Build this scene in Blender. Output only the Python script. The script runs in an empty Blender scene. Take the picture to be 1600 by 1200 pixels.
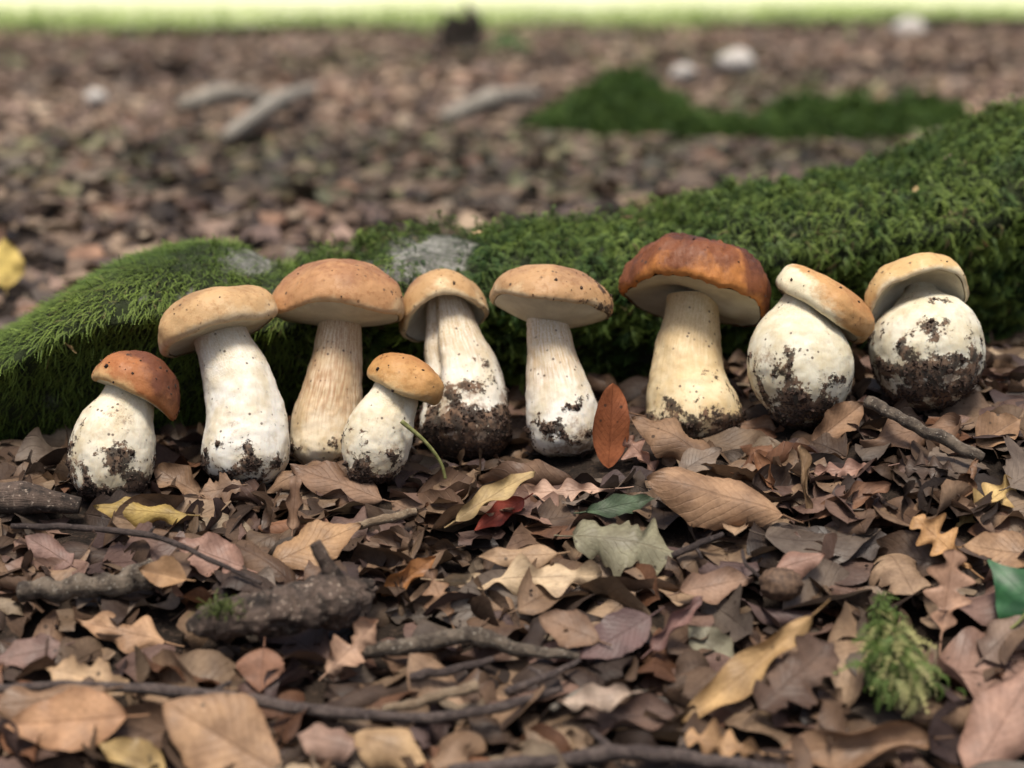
import bpy, math, random
import numpy as np
from mathutils import noise as mnoise, Vector

# ------------------------------------------------------------------ camera, world, sun, exposure
sc = bpy.context.scene
COL = sc.collection
R = math.radians
FPX = 2462.0                       # focal length in pixels of the 1600 x 1200 photograph
PITCH = math.atan(620.0 / FPX)     # the horizon lies a little above the frame
CAM = np.array([0.0, 0.0, 0.30])
RIGHT = np.array([1.0, 0, 0])
FWD = np.array([0, math.cos(PITCH), -math.sin(PITCH)])
UP = np.array([0, math.sin(PITCH), math.cos(PITCH)])

cd = bpy.data.cameras.new('camera')
cam = bpy.data.objects.new('camera', cd); COL.objects.link(cam)
cam.location = CAM
cam.rotation_euler = (math.pi / 2 - PITCH, 0, 0)
cd.sensor_width = 36; cd.lens = 36 * FPX / 1600
cd.clip_start = 0.01; cd.clip_end = 500
cd.dof.use_dof = True; cd.dof.focus_distance = 0.98; cd.dof.aperture_fstop = 4.3
sc.camera = cam

SUN_EL, SUN_AZ = R(74), R(188)     # soft light from above and a little behind the camera
w = bpy.data.worlds.new('World'); sc.world = w; w.use_nodes = True
nt = w.node_tree; nt.nodes.clear()
sky = nt.nodes.new('ShaderNodeTexSky'); sky.sky_type = 'NISHITA'; sky.sun_disc = False
sky.sun_elevation = SUN_EL; sky.sun_rotation = SUN_AZ
sky.air_density = 1.0; sky.dust_density = 5.0; sky.ozone_density = 0.4
bg = nt.nodes.new('ShaderNodeBackground'); bg.inputs['Strength'].default_value = 0.05
wo = nt.nodes.new('ShaderNodeOutputWorld')
nt.links.new(sky.outputs[0], bg.inputs[0]); nt.links.new(bg.outputs[0], wo.inputs[0])

sl = bpy.data.lights.new('sun', 'SUN'); sl.energy = 1.5; sl.angle = R(16); sl.color = (1, 0.93, 0.82)
so = bpy.data.objects.new('sun', sl); COL.objects.link(so)
sdir = Vector((math.sin(SUN_AZ) * math.cos(SUN_EL), math.cos(SUN_AZ) * math.cos(SUN_EL), math.sin(SUN_EL)))
so.rotation_euler = sdir.to_track_quat('Z', 'Y').to_euler()

sc.view_settings.view_transform = 'Standard'; sc.view_settings.look = 'None'
sc.view_settings.gamma = 1; sc.view_settings.exposure = 1.52
sc.cycles.max_bounces = 6; sc.cycles.diffuse_bounces = 3; sc.cycles.glossy_bounces = 2
sc.cycles.transmission_bounces = 3; sc.cycles.transparent_max_bounces = 4
sc.cycles.caustics_reflective = False; sc.cycles.caustics_refractive = False
sc.cycles.use_denoising = True

rng = np.random.default_rng(7)
random.seed(7)

# ------------------------------------------------------------------ helpers
def at_depth(px, py, d):
    return CAM + FWD * d + RIGHT * ((px - 800) / FPX * d) + UP * ((600 - py) / FPX * d)
def ray(px, py):
    return FWD + RIGHT * ((px - 800) / FPX) + UP * ((600 - py) / FPX)
def at_y(px, py, y):
    v = ray(px, py); return CAM + v * (y / v[1])
def at_abs(px, py, z=0.0):
    v = ray(px, py); return CAM + v * ((z - CAM[2]) / v[2])
def sstep(a, b, x):
    t = min(1.0, max(0.0, (x - a) / (b - a))); return t * t * (3 - 2 * t)
def base_z(x, y):
    """lie of the land: the ground falls towards the camera and rises a little under the high end of the root"""
    q = 0.95 - y
    fall = 0.25 * (q if q > 0.06 else (0.0 if q < -0.06 else (q + 0.06) ** 2 / 0.24))
    return -min(fall, 0.30) + 0.035 * sstep(-0.05, 0.30, x) * sstep(0.75, 0.98, y) * (1 - sstep(1.6, 3.0, y))
def at_z(px, py, z=0.0):
    """the point of the ground (raised by z) that this ray meets"""
    v = ray(px, py); a, b = 0.2, 60.0
    for _ in range(60):
        m = (a + b) / 2; p = CAM + v * m
        if p[2] > base_z(p[0], p[1]) + z: a = m
        else: b = m
    return CAM + v * a
def nz(p, s=1.0, o=0.0):
    return mnoise.noise((p[0] * s + o, p[1] * s + o * 1.7, p[2] * s - o))
def fbm(p, s=1.0, o=0.0, oct=4):
    return mnoise.fractal((p[0] * s + o, p[1] * s + o * 1.7, p[2] * s - o), 1.0, 2.0, oct)

def mesh(name, verts, faces, uv=None, attrs=None, cols=None, smooth=True, mat=None):
    """faces: (n,3|4) array or list of tuples; uv per vertex; attrs {name: per-vertex float}; cols {name: per-vertex rgb}"""
    me = bpy.data.meshes.new(name)
    verts = np.asarray(verts, dtype=np.float32)
    if isinstance(faces, np.ndarray):
        n, k = faces.shape
        me.vertices.add(len(verts)); me.vertices.foreach_set('co', verts.ravel())
        me.loops.add(n * k); li = faces.astype(np.int32).ravel(); me.loops.foreach_set('vertex_index', li)
        me.polygons.add(n); me.polygons.foreach_set('loop_start', np.arange(0, n * k, k, dtype=np.int32))
        me.update(calc_edges=True)
    else:
        me.from_pydata(verts.tolist(), [], [tuple(int(i) for i in f) for f in faces]); me.update()
        li = np.array([i for f in faces for i in f], dtype=np.int32)
    if uv is not None:
        l = me.uv_layers.new(name='UVMap')
        l.data.foreach_set('uv', np.asarray(uv, dtype=np.float32)[li].ravel())
    for k, v in (attrs or {}).items():
        a = me.attributes.new(k, 'FLOAT', 'POINT'); a.data.foreach_set('value', np.asarray(v, dtype=np.float32))
    for k, v in (cols or {}).items():
        a = me.attributes.new(k, 'FLOAT_VECTOR', 'POINT'); a.data.foreach_set('vector', np.asarray(v, dtype=np.float32).ravel())
    me.polygons.foreach_set('use_smooth', np.full(len(me.polygons), smooth))
    if mat: me.materials.append(mat)
    return me

def obj(name, me, parent=None, loc=None, label=None, cat=None, group=None, kind=None):
    o = bpy.data.objects.new(name, me); COL.objects.link(o)
    if parent is not None: o.parent = parent
    if loc is not None: o.location = loc
    if label: o['label'] = label
    if cat: o['category'] = cat
    if group: o['group'] = group
    if kind: o['kind'] = kind
    return o
def thing(name, label, cat, loc, group=None):
    o = obj(name, None, None, loc, label, cat, group); o.empty_display_size = 0.01
    return o

def grid_faces(nu, nv, wrap=False):
    """vertex (i, j) = i*nv + j ; wrap closes j"""
    i = np.arange(nu - 1)[:, None]; j = np.arange(nv if wrap else nv - 1)[None, :]
    j2 = (j + 1) % nv
    a = i * nv + j; b = i * nv + j2; c = (i + 1) * nv + j2; d = (i + 1) * nv + j
    return np.stack([a, b, c, d], -1).reshape(-1, 4)

def catmull(pts, n):
    p = np.asarray(pts, float)
    p = np.vstack([2 * p[0] - p[1], p, 2 * p[-1] - p[-2]])
    m = len(p) - 3
    out = []
    for q in np.linspace(0, m - 1e-9, n):
        i = int(q); t = q - i
        a, b, c, d = p[i], p[i + 1], p[i + 2], p[i + 3]
        out.append(0.5 * (2 * b + (c - a) * t + (2 * a - 5 * b + 4 * c - d) * t * t + (3 * b - a - 3 * c + d) * t ** 3))
    return np.array(out)

def tube_geo(pts, rads, n=40, m=12, bump=0.12, bs=60, seed=0.0, flat=1.0):
    """swept tube along points with a radius for each; closed ends"""
    q = catmull(np.column_stack([pts, rads]), n)
    c, r = q[:, :3], np.maximum(q[:, 3], 1e-5)
    t = np.gradient(c, axis=0); t /= np.linalg.norm(t, axis=1)[:, None] + 1e-12
    ref = np.array([0, 0, 1.0]) if abs(t[n // 2][2]) < 0.9 else np.array([1.0, 0, 0])
    e1 = np.cross(t, ref); e1 /= np.linalg.norm(e1, axis=1)[:, None]
    e2 = np.cross(e1, t)
    th = np.linspace(0, 2 * math.pi, m, endpoint=False)
    v = np.zeros((n, m, 3))
    for i in range(n):
        for j in range(m):
            d = e1[i] * math.cos(th[j]) + e2[i] * math.sin(th[j]) * flat
            p = c[i] + d * r[i]
            v[i, j] = c[i] + d * r[i] * (1 + bump * fbm(p, bs, seed, 3))
    V = v.reshape(-1, 3)
    F = [tuple(f) for f in grid_faces(n, m, True)[:, ::-1]]
    F.append(tuple(range(m))); F.append(tuple(((n - 1) * m + np.arange(m))[::-1]))
    uv = np.stack(np.meshgrid(np.linspace(0, 1, n), th / 6.2832, indexing='ij'), -1).reshape(-1, 2)
    return V, F, uv

# ------------------------------------------------------------------ materials
class NB:
    def __init__(s, name):
        s.m = bpy.data.materials.new(name); s.m.use_nodes = True
        s.t = s.m.node_tree; s.t.nodes.clear()
        s.out = s.t.nodes.new('ShaderNodeOutputMaterial')
    def n(s, typ, **kw):
        nd = s.t.nodes.new('ShaderNode' + typ)
        for k, v in kw.items():
            if k.startswith('_'): setattr(nd, k[1:], v)
            else: s.set(nd, k, v)
        return nd
    def set(s, nd, k, v):
        i = nd.inputs[int(k[1:])] if (k[0] == 'i' and k[1:].isdigit()) else nd.inputs[k.replace('__', ' ')]
        if isinstance(v, bpy.types.NodeSocket): s.t.links.new(v, i)
        elif isinstance(v, (tuple, list)) and len(v) == 3 and i.type == 'RGBA': i.default_value = (*v, 1)
        else: i.default_value = v
    def math(s, op, a, b=0.0, c=0.0, clamp=False):
        nd = s.t.nodes.new('ShaderNodeMath'); nd.operation = op; nd.use_clamp = clamp
        for k, v in enumerate((a, b, c)): s.set(nd, 'i%d' % k, v)
        return nd.outputs[0]
    def mix(s, f, a, b, blend='MIX'):
        nd = s.t.nodes.new('ShaderNodeMix'); nd.data_type = 'RGBA'; nd.blend_type = blend; nd.clamp_factor = True
        s.set(nd, 'i0', f); s.set(nd, 'i6', a); s.set(nd, 'i7', b)
        return nd.outputs[2]
    def ramp(s, f, lo, hi, a=0.0, b=1.0):
        nd = s.n('MapRange', _clamp=True, _interpolation_type='SMOOTHSTEP')
        for k, v in (('i0', f), ('i1', lo), ('i2', hi), ('i3', a), ('i4', b)): s.set(nd, k, v)
        return nd.outputs[0]
    def noise(s, vec, scale, detail=3.0, rough=0.55):
        nd = s.n('TexNoise', Scale=scale, Detail=detail, Roughness=rough)
        if vec is not None: s.set(nd, 'Vector', vec)
        return nd.outputs[0]
    def attr(s, name, out='Fac'):
        return s.n('Attribute', _attribute_name=name).outputs[out]
    def pos(s): return s.n('NewGeometry').outputs['Position']
    def objc(s): return s.n('TexCoord').outputs['Object']
    def uv(s): return s.n('TexCoord').outputs['UV']
    def scale(s, v, xyz):
        nd = s.n('VectorMath', _operation='MULTIPLY'); s.set(nd, 'i0', v); nd.inputs[1].default_value = xyz
        return nd.outputs[0]
    def bump(s, h, strength=0.4, dist=0.001):
        return s.n('Bump', Strength=strength, Distance=dist, Height=h).outputs[0]
    def bsdf(s, color, rough=0.6, normal=None, spec=0.35, sss=0.0, rad=(0.004, 0.002, 0.001), transl=0.0, tcol=None):
        b = s.n('BsdfPrincipled', Base__Color=color, Roughness=rough)
        b.inputs['Specular IOR Level'].default_value = spec
        if normal is not None: s.set(b, 'Normal', normal)
        if sss:
            b.inputs['Subsurface Weight'].default_value = sss
            b.inputs['Subsurface Radius'].default_value = rad
            b.inputs['Subsurface Scale'].default_value = 1.0
        o = b.outputs[0]
        if transl:
            tr = s.n('BsdfTranslucent', Color=tcol if tcol is not None else color)
            mx = s.n('MixShader'); mx.inputs[0].default_value = transl
            s.t.links.new(o, mx.inputs[1]); s.t.links.new(tr.outputs[0], mx.inputs[2]); o = mx.outputs[0]
        s.t.links.new(o, s.out.inputs[0])
        return s.m

def leaf_material(name, src, veins=11.0):
    b = NB(name)
    col = b.n('ObjectInfo').outputs['Color'] if src == 'object' else b.attr('col', 'Color')
    rnd = b.n('ObjectInfo').outputs['Random']
    p = b.pos(); uv = b.uv()
    sx = b.n('SeparateXYZ', i0=uv)
    t, s = sx.outputs[0], b.math('ABSOLUTE', b.math('SUBTRACT', sx.outputs[1], 0.5))      # s 0..0.5 from the midrib
    warp = b.math('MULTIPLY', b.math('SUBTRACT', b.noise(p, 60, 2), 0.5), 0.05)
    lat = b.math('FRACT', b.math('MULTIPLY', b.math('ADD', b.math('SUBTRACT', t, b.math('MULTIPLY', s, 0.55)), warp), veins))
    lat = b.math('ABSOLUTE', b.math('SUBTRACT', lat, 0.5))                                  # 0.5 at a vein
    latv = b.ramp(lat, 0.42, 0.49)
    mid = b.ramp(s, 0.028, 0.008)
    vein = b.math('MAXIMUM', mid, b.math('MULTIPLY', latv, 0.55))
    big = b.noise(p, 45, 4, 0.6); fine = b.noise(p, 420, 4, 0.65)
    c = b.mix(b.ramp(big, 0.35, 0.7), b.mix(1.0, col, (0.66, 0.60, 0.56), 'MULTIPLY'), b.mix(1.0, col, (1.22, 1.16, 1.08), 'MULTIPLY'))
    c = b.mix(b.ramp(fine, 0.3, 0.75, 0.0, 0.5), c, b.mix(1.0, c, (0.6, 0.55, 0.5), 'MULTIPLY'))
    c = b.mix(b.math('MULTIPLY', vein, 0.38), c, b.mix(1.0, c, (0.50, 0.42, 0.36), 'MULTIPLY'))
    edge = b.ramp(b.math('ADD', s, b.math('MULTIPLY', b.math('SUBTRACT', big, 0.5), 0.25)), 0.40, 0.52)
    c = b.mix(b.math('MULTIPLY', edge, 0.45), c, b.mix(1.0, c, (0.55, 0.45, 0.38), 'MULTIPLY'))
    vo = b.n('TexVoronoi', Scale=130.0, Vector=p).outputs['Distance']
    spot = b.math('MULTIPLY', b.ramp(vo, 0.22, 0.12), b.ramp(b.noise(p, 25, 2), 0.55, 0.63))
    c = b.mix(b.math('MULTIPLY', spot, 0.8), c, (0.03, 0.018, 0.012))
    h = b.math('ADD', b.math('MULTIPLY', vein, -0.6), b.math('ADD', b.math('MULTIPLY', fine, 0.5), big))
    nrm = b.bump(h, 0.55, 0.0012)
    return b.bsdf(c, b.ramp(big, 0.3, 0.7, 0.42, 0.72), nrm, 0.35, transl=0.14)

M = {}
M['leaf'] = leaf_material('dry_leaf', 'object')
M['leaf_mass'] = leaf_material('dry_leaf_mass', 'attr')

def soil_material():
    b = NB('woodland_soil'); p = b.pos()
    n1 = b.noise(p, 30, 6, 0.7); n2 = b.noise(p, 260, 4, 0.7)
    c = b.mix(b.ramp(n1, 0.35, 0.7), (0.012, 0.0085, 0.0065), (0.038, 0.026, 0.018))
    c = b.mix(b.ramp(n2, 0.5, 0.75), c, (0.075, 0.05, 0.035))
    return b.bsdf(c, 0.9, b.bump(b.math('ADD', n1, n2), 0.9, 0.006), 0.2)
M['soil'] = soil_material()
def crumb_material():
    b = NB('soil_crumbs'); p = b.pos()
    n = b.noise(p, 350, 3, 0.7)
    c = b.mix(b.ramp(n, 0.35, 0.7), (0.018, 0.012, 0.009), (0.07, 0.042, 0.03))
    return b.bsdf(c, 0.85, b.bump(n, 0.8, 0.0008), 0.25)
M['crumb'] = crumb_material()
def bark_material(name, ca, cb, cc, scale=1.0):
    b = NB(name); p = b.pos(); uv = b.uv()
    n1 = b.noise(p, 90 * scale, 6, 0.7); n2 = b.noise(p, 420 * scale, 4, 0.65)
    st = b.noise(b.scale(uv, (3, 26, 1)), 3.0, 4, 0.6)
    c = b.mix(b.ramp(n1, 0.35, 0.65), ca, cb)
    c = b.mix(b.ramp(n2, 0.58, 0.7), c, cc)
    c = b.mix(b.ramp(st, 0.55, 0.7, 0, 0.55), c, b.mix(1.0, c, (0.4, 0.36, 0.34), 'MULTIPLY'))
    h = b.math('ADD', n1, b.math('ADD', b.math('MULTIPLY', n2, 0.5), st))
    return b.bsdf(c, 0.75, b.bump(h, 0.8, 0.0025), 0.25)
M['bark_dark'] = bark_material('dark_bark', (0.035, 0.026, 0.024), (0.10, 0.075, 0.066), (0.20, 0.16, 0.14))
M['bark_twig'] = bark_material('twig_bark', (0.06, 0.045, 0.042), (0.15, 0.115, 0.10), (0.28, 0.24, 0.21), 1.6)
M['bark_pale'] = bark_material('pale_bark', (0.20, 0.14, 0.09), (0.36, 0.27, 0.18), (0.46, 0.38, 0.28), 1.5)
M['bark_lichen'] = bark_material('lichen_bark', (0.05, 0.038, 0.03), (0.20, 0.16, 0.12), (0.42, 0.38, 0.31), 1.2)
M['bark_grey'] = bark_material('grey_bark', (0.13, 0.12, 0.11), (0.28, 0.27, 0.24), (0.42, 0.40, 0.36), 0.8)
M['bark_log'] = bark_material('log_bark', (0.022, 0.017, 0.014), (0.12, 0.085, 0.066), (0.36, 0.29, 0.23), 0.8)
M['root_body'] = bark_material('root_bark', (0.025, 0.032, 0.014), (0.05, 0.06, 0.025), (0.09, 0.085, 0.05), 0.7)
def root_bare_material():
    b = NB('mossy_root_bark'); p = b.pos(); n1 = b.noise(p, 70, 6, 0.7); n2 = b.noise(p, 300, 5, 0.7)
    g = b.mix(b.ramp(n1, 0.35, 0.65), (0.10, 0.10, 0.085), (0.30, 0.29, 0.26)); g = b.mix(b.ramp(n2, 0.5, 0.65), g, (0.07, 0.09, 0.04))
    m = b.mix(b.ramp(n1, 0.35, 0.7), (0.016, 0.022, 0.009), (0.04, 0.055, 0.018))
    c = b.mix(b.ramp(b.math('ADD', b.attr('bare'), b.math('MULTIPLY', b.math('SUBTRACT', n2, 0.5), 0.8)), 0.1, 0.45), m, g)
    return b.bsdf(c, 0.85, b.bump(b.math('ADD', n1, n2), 0.9, 0.004), 0.2)
M['root_bare'] = root_bare_material()
M['weathered'] = bark_material('weathered_wood', (0.20, 0.175, 0.14), (0.34, 0.31, 0.26), (0.44, 0.41, 0.35), 0.3)
def plain(name, ca, cb, scale, rough=0.7, transl=0.0, spec=0.3):
    b = NB(name); n = b.noise(b.pos(), scale, 4, 0.6)
    return b.bsdf(b.mix(b.ramp(n, 0.3, 0.7), ca, cb), rough, b.bump(n, 0.3, 0.001), spec, transl=transl)
M['wood_end'] = plain('broken_wood', (0.36, 0.24, 0.15), (0.55, 0.42, 0.29), 500)
M['stem_green'] = plain('green_stalk', (0.10, 0.11, 0.03), (0.22, 0.22, 0.09), 300, 0.5)
M['pale_stone'] = plain('pale_stone', (0.36, 0.33, 0.30), (0.50, 0.47, 0.43), 20, 0.8)
M['dark_wood'] = plain('dark_wood', (0.012, 0.010, 0.008), (0.035, 0.027, 0.02), 30, 0.9)
def moss_material(name, mult=1.0):
    b = NB(name)
    c = b.attr('col', 'Color')
    return b.bsdf(c, 0.6, None, 0.25, transl=0.2)
M['moss'] = moss_material('moss_fronds')
def meadow_material():
    b = NB('sun_painted_meadow'); p = b.pos()
    n = b.noise(p, 0.35, 3); n2 = b.noise(p, 2.2, 4)
    c = b.mix(b.ramp(n, 0.35, 0.65), (0.50, 0.56, 0.26), (0.72, 0.72, 0.54))  # pale tones paint the sunlight of the open meadow into the grass
    c = b.mix(b.ramp(n2, 0.45, 0.75), c, (0.62, 0.64, 0.36))
    return b.bsdf(c, 0.8, None, 0.2)
M['meadow'] = meadow_material()

# ------------------------------------------------------------------ setting: woodland floor and meadow
def ground_z(x, y):
    far = max(0.0, y - 1.6)
    return base_z(x, y) - 0.014 + 0.006 * mnoise.noise((x * 5, y * 5, 0)) + min(far, 1.0) * 0.05 * mnoise.noise((x * 0.9, y * 0.9, 3.1))
def sheet(xs, ys, zf):
    v = np.array([(x, y, zf(x, y)) for x in xs for y in ys]); f = grid_faces(len(xs), len(ys))[:, ::-1]
    return v, f
xs = np.concatenate([np.linspace(-60, -4, 12), np.linspace(-3.6, -0.9, 24), np.linspace(-0.85, 0.85, 70), np.linspace(0.9, 3.6, 24), np.linspace(4, 60, 12)])
ys = np.concatenate([np.linspace(-30, -1, 8), np.linspace(-0.8, 0.3, 12), np.linspace(0.32, 1.7, 60), np.linspace(1.8, 14, 90), np.linspace(16, 200, 12)])
v, f = sheet(xs, ys, ground_z)
obj('woodland_floor', mesh('woodland_floor', v, f, mat=M['soil']), kind='structure')

def meadow_edge(x): return 11.9 + 0.30 * x + 3.4 * mnoise.noise((x * 0.42, 2.2, 0)) + 1.6 * mnoise.noise((x * 1.3, 5.2, 0))
mx = np.concatenate([np.linspace(-60, -8, 30), np.linspace(-7.8, 7.8, 100), np.linspace(8, 60, 30)])
mv = np.array([(x, meadow_edge(x) + (220 - 11) * s, 0.055 + 0.02 * min(1, s * 60)) for x in mx for s in np.linspace(0, 1, 30) ** 2.2])
obj('meadow', mesh('meadow', mv, grid_faces(160, 30)[:, ::-1], mat=M['meadow']), kind='structure')

# ------------------------------------------------------------------ moss fronds
def frond_proto(kind, seed):
    """a unit frond: root at the origin, runs along +x, face towards +z. returns verts, tris, t per vert"""
    r = np.random.default_rng(seed)
    V, F, T = [], [], []
    def tri(a, b, c, ta, tb, tc):
        i = len(V); V.extend([a, b, c]); T.extend([ta, tb, tc]); F.append((i, i + 1, i + 2))
    def spine(t):
        if kind == 'feather': return np.array([0.9 * t, 0.06 * math.sin(3 * t + seed), 0.46 * math.sin(t * 2.8) - 0.42 * t * t])
        return np.array([t, 0.10 * math.sin(2.6 * t + seed), 0.14 * math.sin(t * 2.6) - 0.10 * t * t])
    n = 4
    wd = 0.030 if kind == 'feather' else 0.042
    for i in range(n):
        t0, t1 = i / n, (i + 1) / n
        a, b = spine(t0), spine(t1)
        w0, w1 = wd * (1 - 0.6 * t0), wd * (1 - 0.6 * t1)
        o = np.array([0, 1, 0])
        tri(a - o * w0, a + o * w0, b + o * w1, t0, t0, t1); tri(a - o * w0, b + o * w1, b - o * w1, t0, t1, t1)
    npair = 8 if kind == 'feather' else 5
    for k in range(npair):
        t = 0.12 + 0.86 * k / (npair - 1)
        p = spine(t)
        for sgn in (-1, 1):
            L = (0.30 * (1 - 0.72 * t) + 0.05) if kind == 'feather' else 0.13 * (1 - 0.5 * t)
            an = R(52 - 26 * t + r.uniform(-9, 9)) if kind == 'feather' else R(28 + r.uniform(-8, 8))
            d = np.array([math.cos(an), sgn * math.sin(an), r.uniform(-0.25, 0.12)])
            s = np.array([math.cos(an + sgn * 0), 0, 0]) * 0.0
            wv = np.array([-math.sin(an) * sgn, math.cos(an), 0]) * (0.040 if kind == 'feather' else 0.042)
            tri(p - wv, p + wv, p + d * L, t, t, min(1, t + 0.25))
    return np.array(V), np.array(F), np.array(T)

def scatter(protos, P, X, Nn, S, C0, C1, pick):
    """copy fronds: point P, run direction X, face normal Nn, size S, colours at root and tip"""
    X = X / (np.linalg.norm(X, axis=1)[:, None] + 1e-9)
    Z = Nn - X * np.sum(Nn * X, axis=1)[:, None]; Z /= np.linalg.norm(Z, axis=1)[:, None] + 1e-9
    Y = np.cross(Z, X)
    VV, FF, CC, off = [], [], [], 0
    for k, (pv, pf, pt) in enumerate(protos):
        m = np.where(pick == k)[0]
        if len(m) == 0: continue
        q = (pv[None, :, 0, None] * X[m][:, None, :] + pv[None, :, 1, None] * Y[m][:, None, :] + pv[None, :, 2, None] * Z[m][:, None, :])
        q = q * S[m][:, None, None] + P[m][:, None, :]
        VV.append(q.reshape(-1, 3))
        FF.append((pf[None] + (np.arange(len(m)) * len(pv))[:, None, None]).reshape(-1, 3) + off)
        tt = pt[None, :, None]
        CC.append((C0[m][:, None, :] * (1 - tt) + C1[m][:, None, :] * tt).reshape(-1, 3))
        off += len(m) * len(pv)
    return np.concatenate(VV), np.concatenate(FF), np.concatenate(CC)

FEATHER = [frond_proto('feather', s) for s in range(5)]
HAIR = [frond_proto('hair', s + 20) for s in range(4)]

# ------------------------------------------------------------------ the mossy root
TOPX = [-420, -200, 0, 60, 130, 200, 290, 365, 420, 470, 540, 600, 650, 720, 800, 900, 960, 1050, 1130, 1200, 1300, 1400, 1500, 1600, 1800, 2100]
TOPY = [650, 600, 524, 486, 434, 402, 390, 394, 416, 412, 398, 372, 360, 366, 362, 360, 354, 336, 308, 298, 280, 252, 218, 180, 120, 60]
def root_section(px):
    top = np.interp(px, TOPX, TOPY) + np.interp(px, [350, 520, 1500, 1700], [3, 14, 15, 22])
    y = np.interp(px, [-420, 0, 300, 600, 800, 1200, 1600, 2100], [1.10, 1.10, 1.13, 1.19, 1.22, 1.26, 1.31, 1.40])
    T = at_y(px, top, y)
    W = np.interp(px, [-420, 0, 300, 800, 1200, 1600, 2100], [0.07, 0.095, 0.10, 0.095, 0.105, 0.125, 0.20])
    return T, W
NU, NV = 210, 64
us = np.linspace(-420, 2100, NU)
# smooth the traced ridge
ridge = np.array([root_section(u)[0] for u in us]); wid = np.array([root_section(u)[1] for u in us])
for _ in range(3): ridge[1:-1] = (ridge[:-2] + 2 * ridge[1:-1] + ridge[2:]) / 4
rv = np.zeros((NU, NV, 3)); ang = np.linspace(R(-78), R(215), NV)     # from under the front, over the top, to the back
for i in range(NU):
    T, W = ridge[i], wid[i]; H = T[2] + 0.014
    zc = H * 0.60
    for j, a in enumerate(ang):
        c, s = math.cos(a), math.sin(a)
        yy = -W * (abs(c) ** 0.60) * math.copysign(1, c)
        if s < 0.35: yy *= 1 - 0.55 * min(1.0, (0.35 - s) / 1.1)          # the foot of the root draws back under the swell
        zz = (H - zc) * s ** 0.80 if s > 0 else (zc + 0.03) * s
        p = np.array([T[0], T[1] + yy, zc - 0.014 + zz])
        d = np.array([0, -c, s])
        p = p + d * (0.012 * nz(p, 9, 4.0) + 0.006 * nz(p, 28, 9.0)) * (0.55 if s > 0.8 else 1.0)
        rv[i, j] = p
root = thing('mossy_tree_root', 'long moss-covered tree root running behind the row of mushrooms', 'tree root', tuple(ridge[NU // 2] * [1, 1, 0]))
rl = np.array(root.location)
RV = rv.reshape(-1, 3) - rl
ruv = np.stack(np.meshgrid(np.linspace(0, 12, NU), np.linspace(0, 1, NV), indexing='ij'), -1).reshape(-1, 2)
# outward normals on the grid
du = np.gradient(rv, axis=0); dv = np.gradient(rv, axis=1)
rn = np.cross(dv, du); rn /= np.linalg.norm(rn, axis=2)[..., None] + 1e-9
mid_c = np.stack([ridge[:, 0], ridge[:, 1], ridge[:, 2] * 0.45], -1)[:, None, :]
flip = np.sign(np.sum(rn * (rv - mid_c), axis=2)); rn *= flip[..., None]

BARE = [(388, 408, 46, 24), (660, 405, 62, 42), (300, 480, 26, 22), (705, 392, 40, 26), (560, 430, 40, 20)]   # patches where the bark shows
def proj(p):
    d = p - CAM; z = d @ FWD
    return 800 + FPX * (d @ RIGHT) / z, 600 - FPX * (d @ UP) / z
# where the bark shows through
bx, by = proj(RV + rl)
bare_w = np.zeros(len(RV))
for (cx, cy, rx, ry) in BARE:
    bare_w = np.maximum(bare_w, 1.25 - np.sqrt(((bx - cx) / rx) ** 2 + ((by - cy) / ry) ** 2))
bare_w += np.array([0.30 * fbm(p, 60, 2.0, 3) for p in RV])
bare_w = bare_w.reshape(NU, NV)
bark_ob = obj('bark', mesh('root_bark', RV, grid_faces(NU, NV)[:, ::-1], uv=ruv, attrs={'bare': bare_w.ravel()}, mat=M['root_bare']), root)

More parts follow.
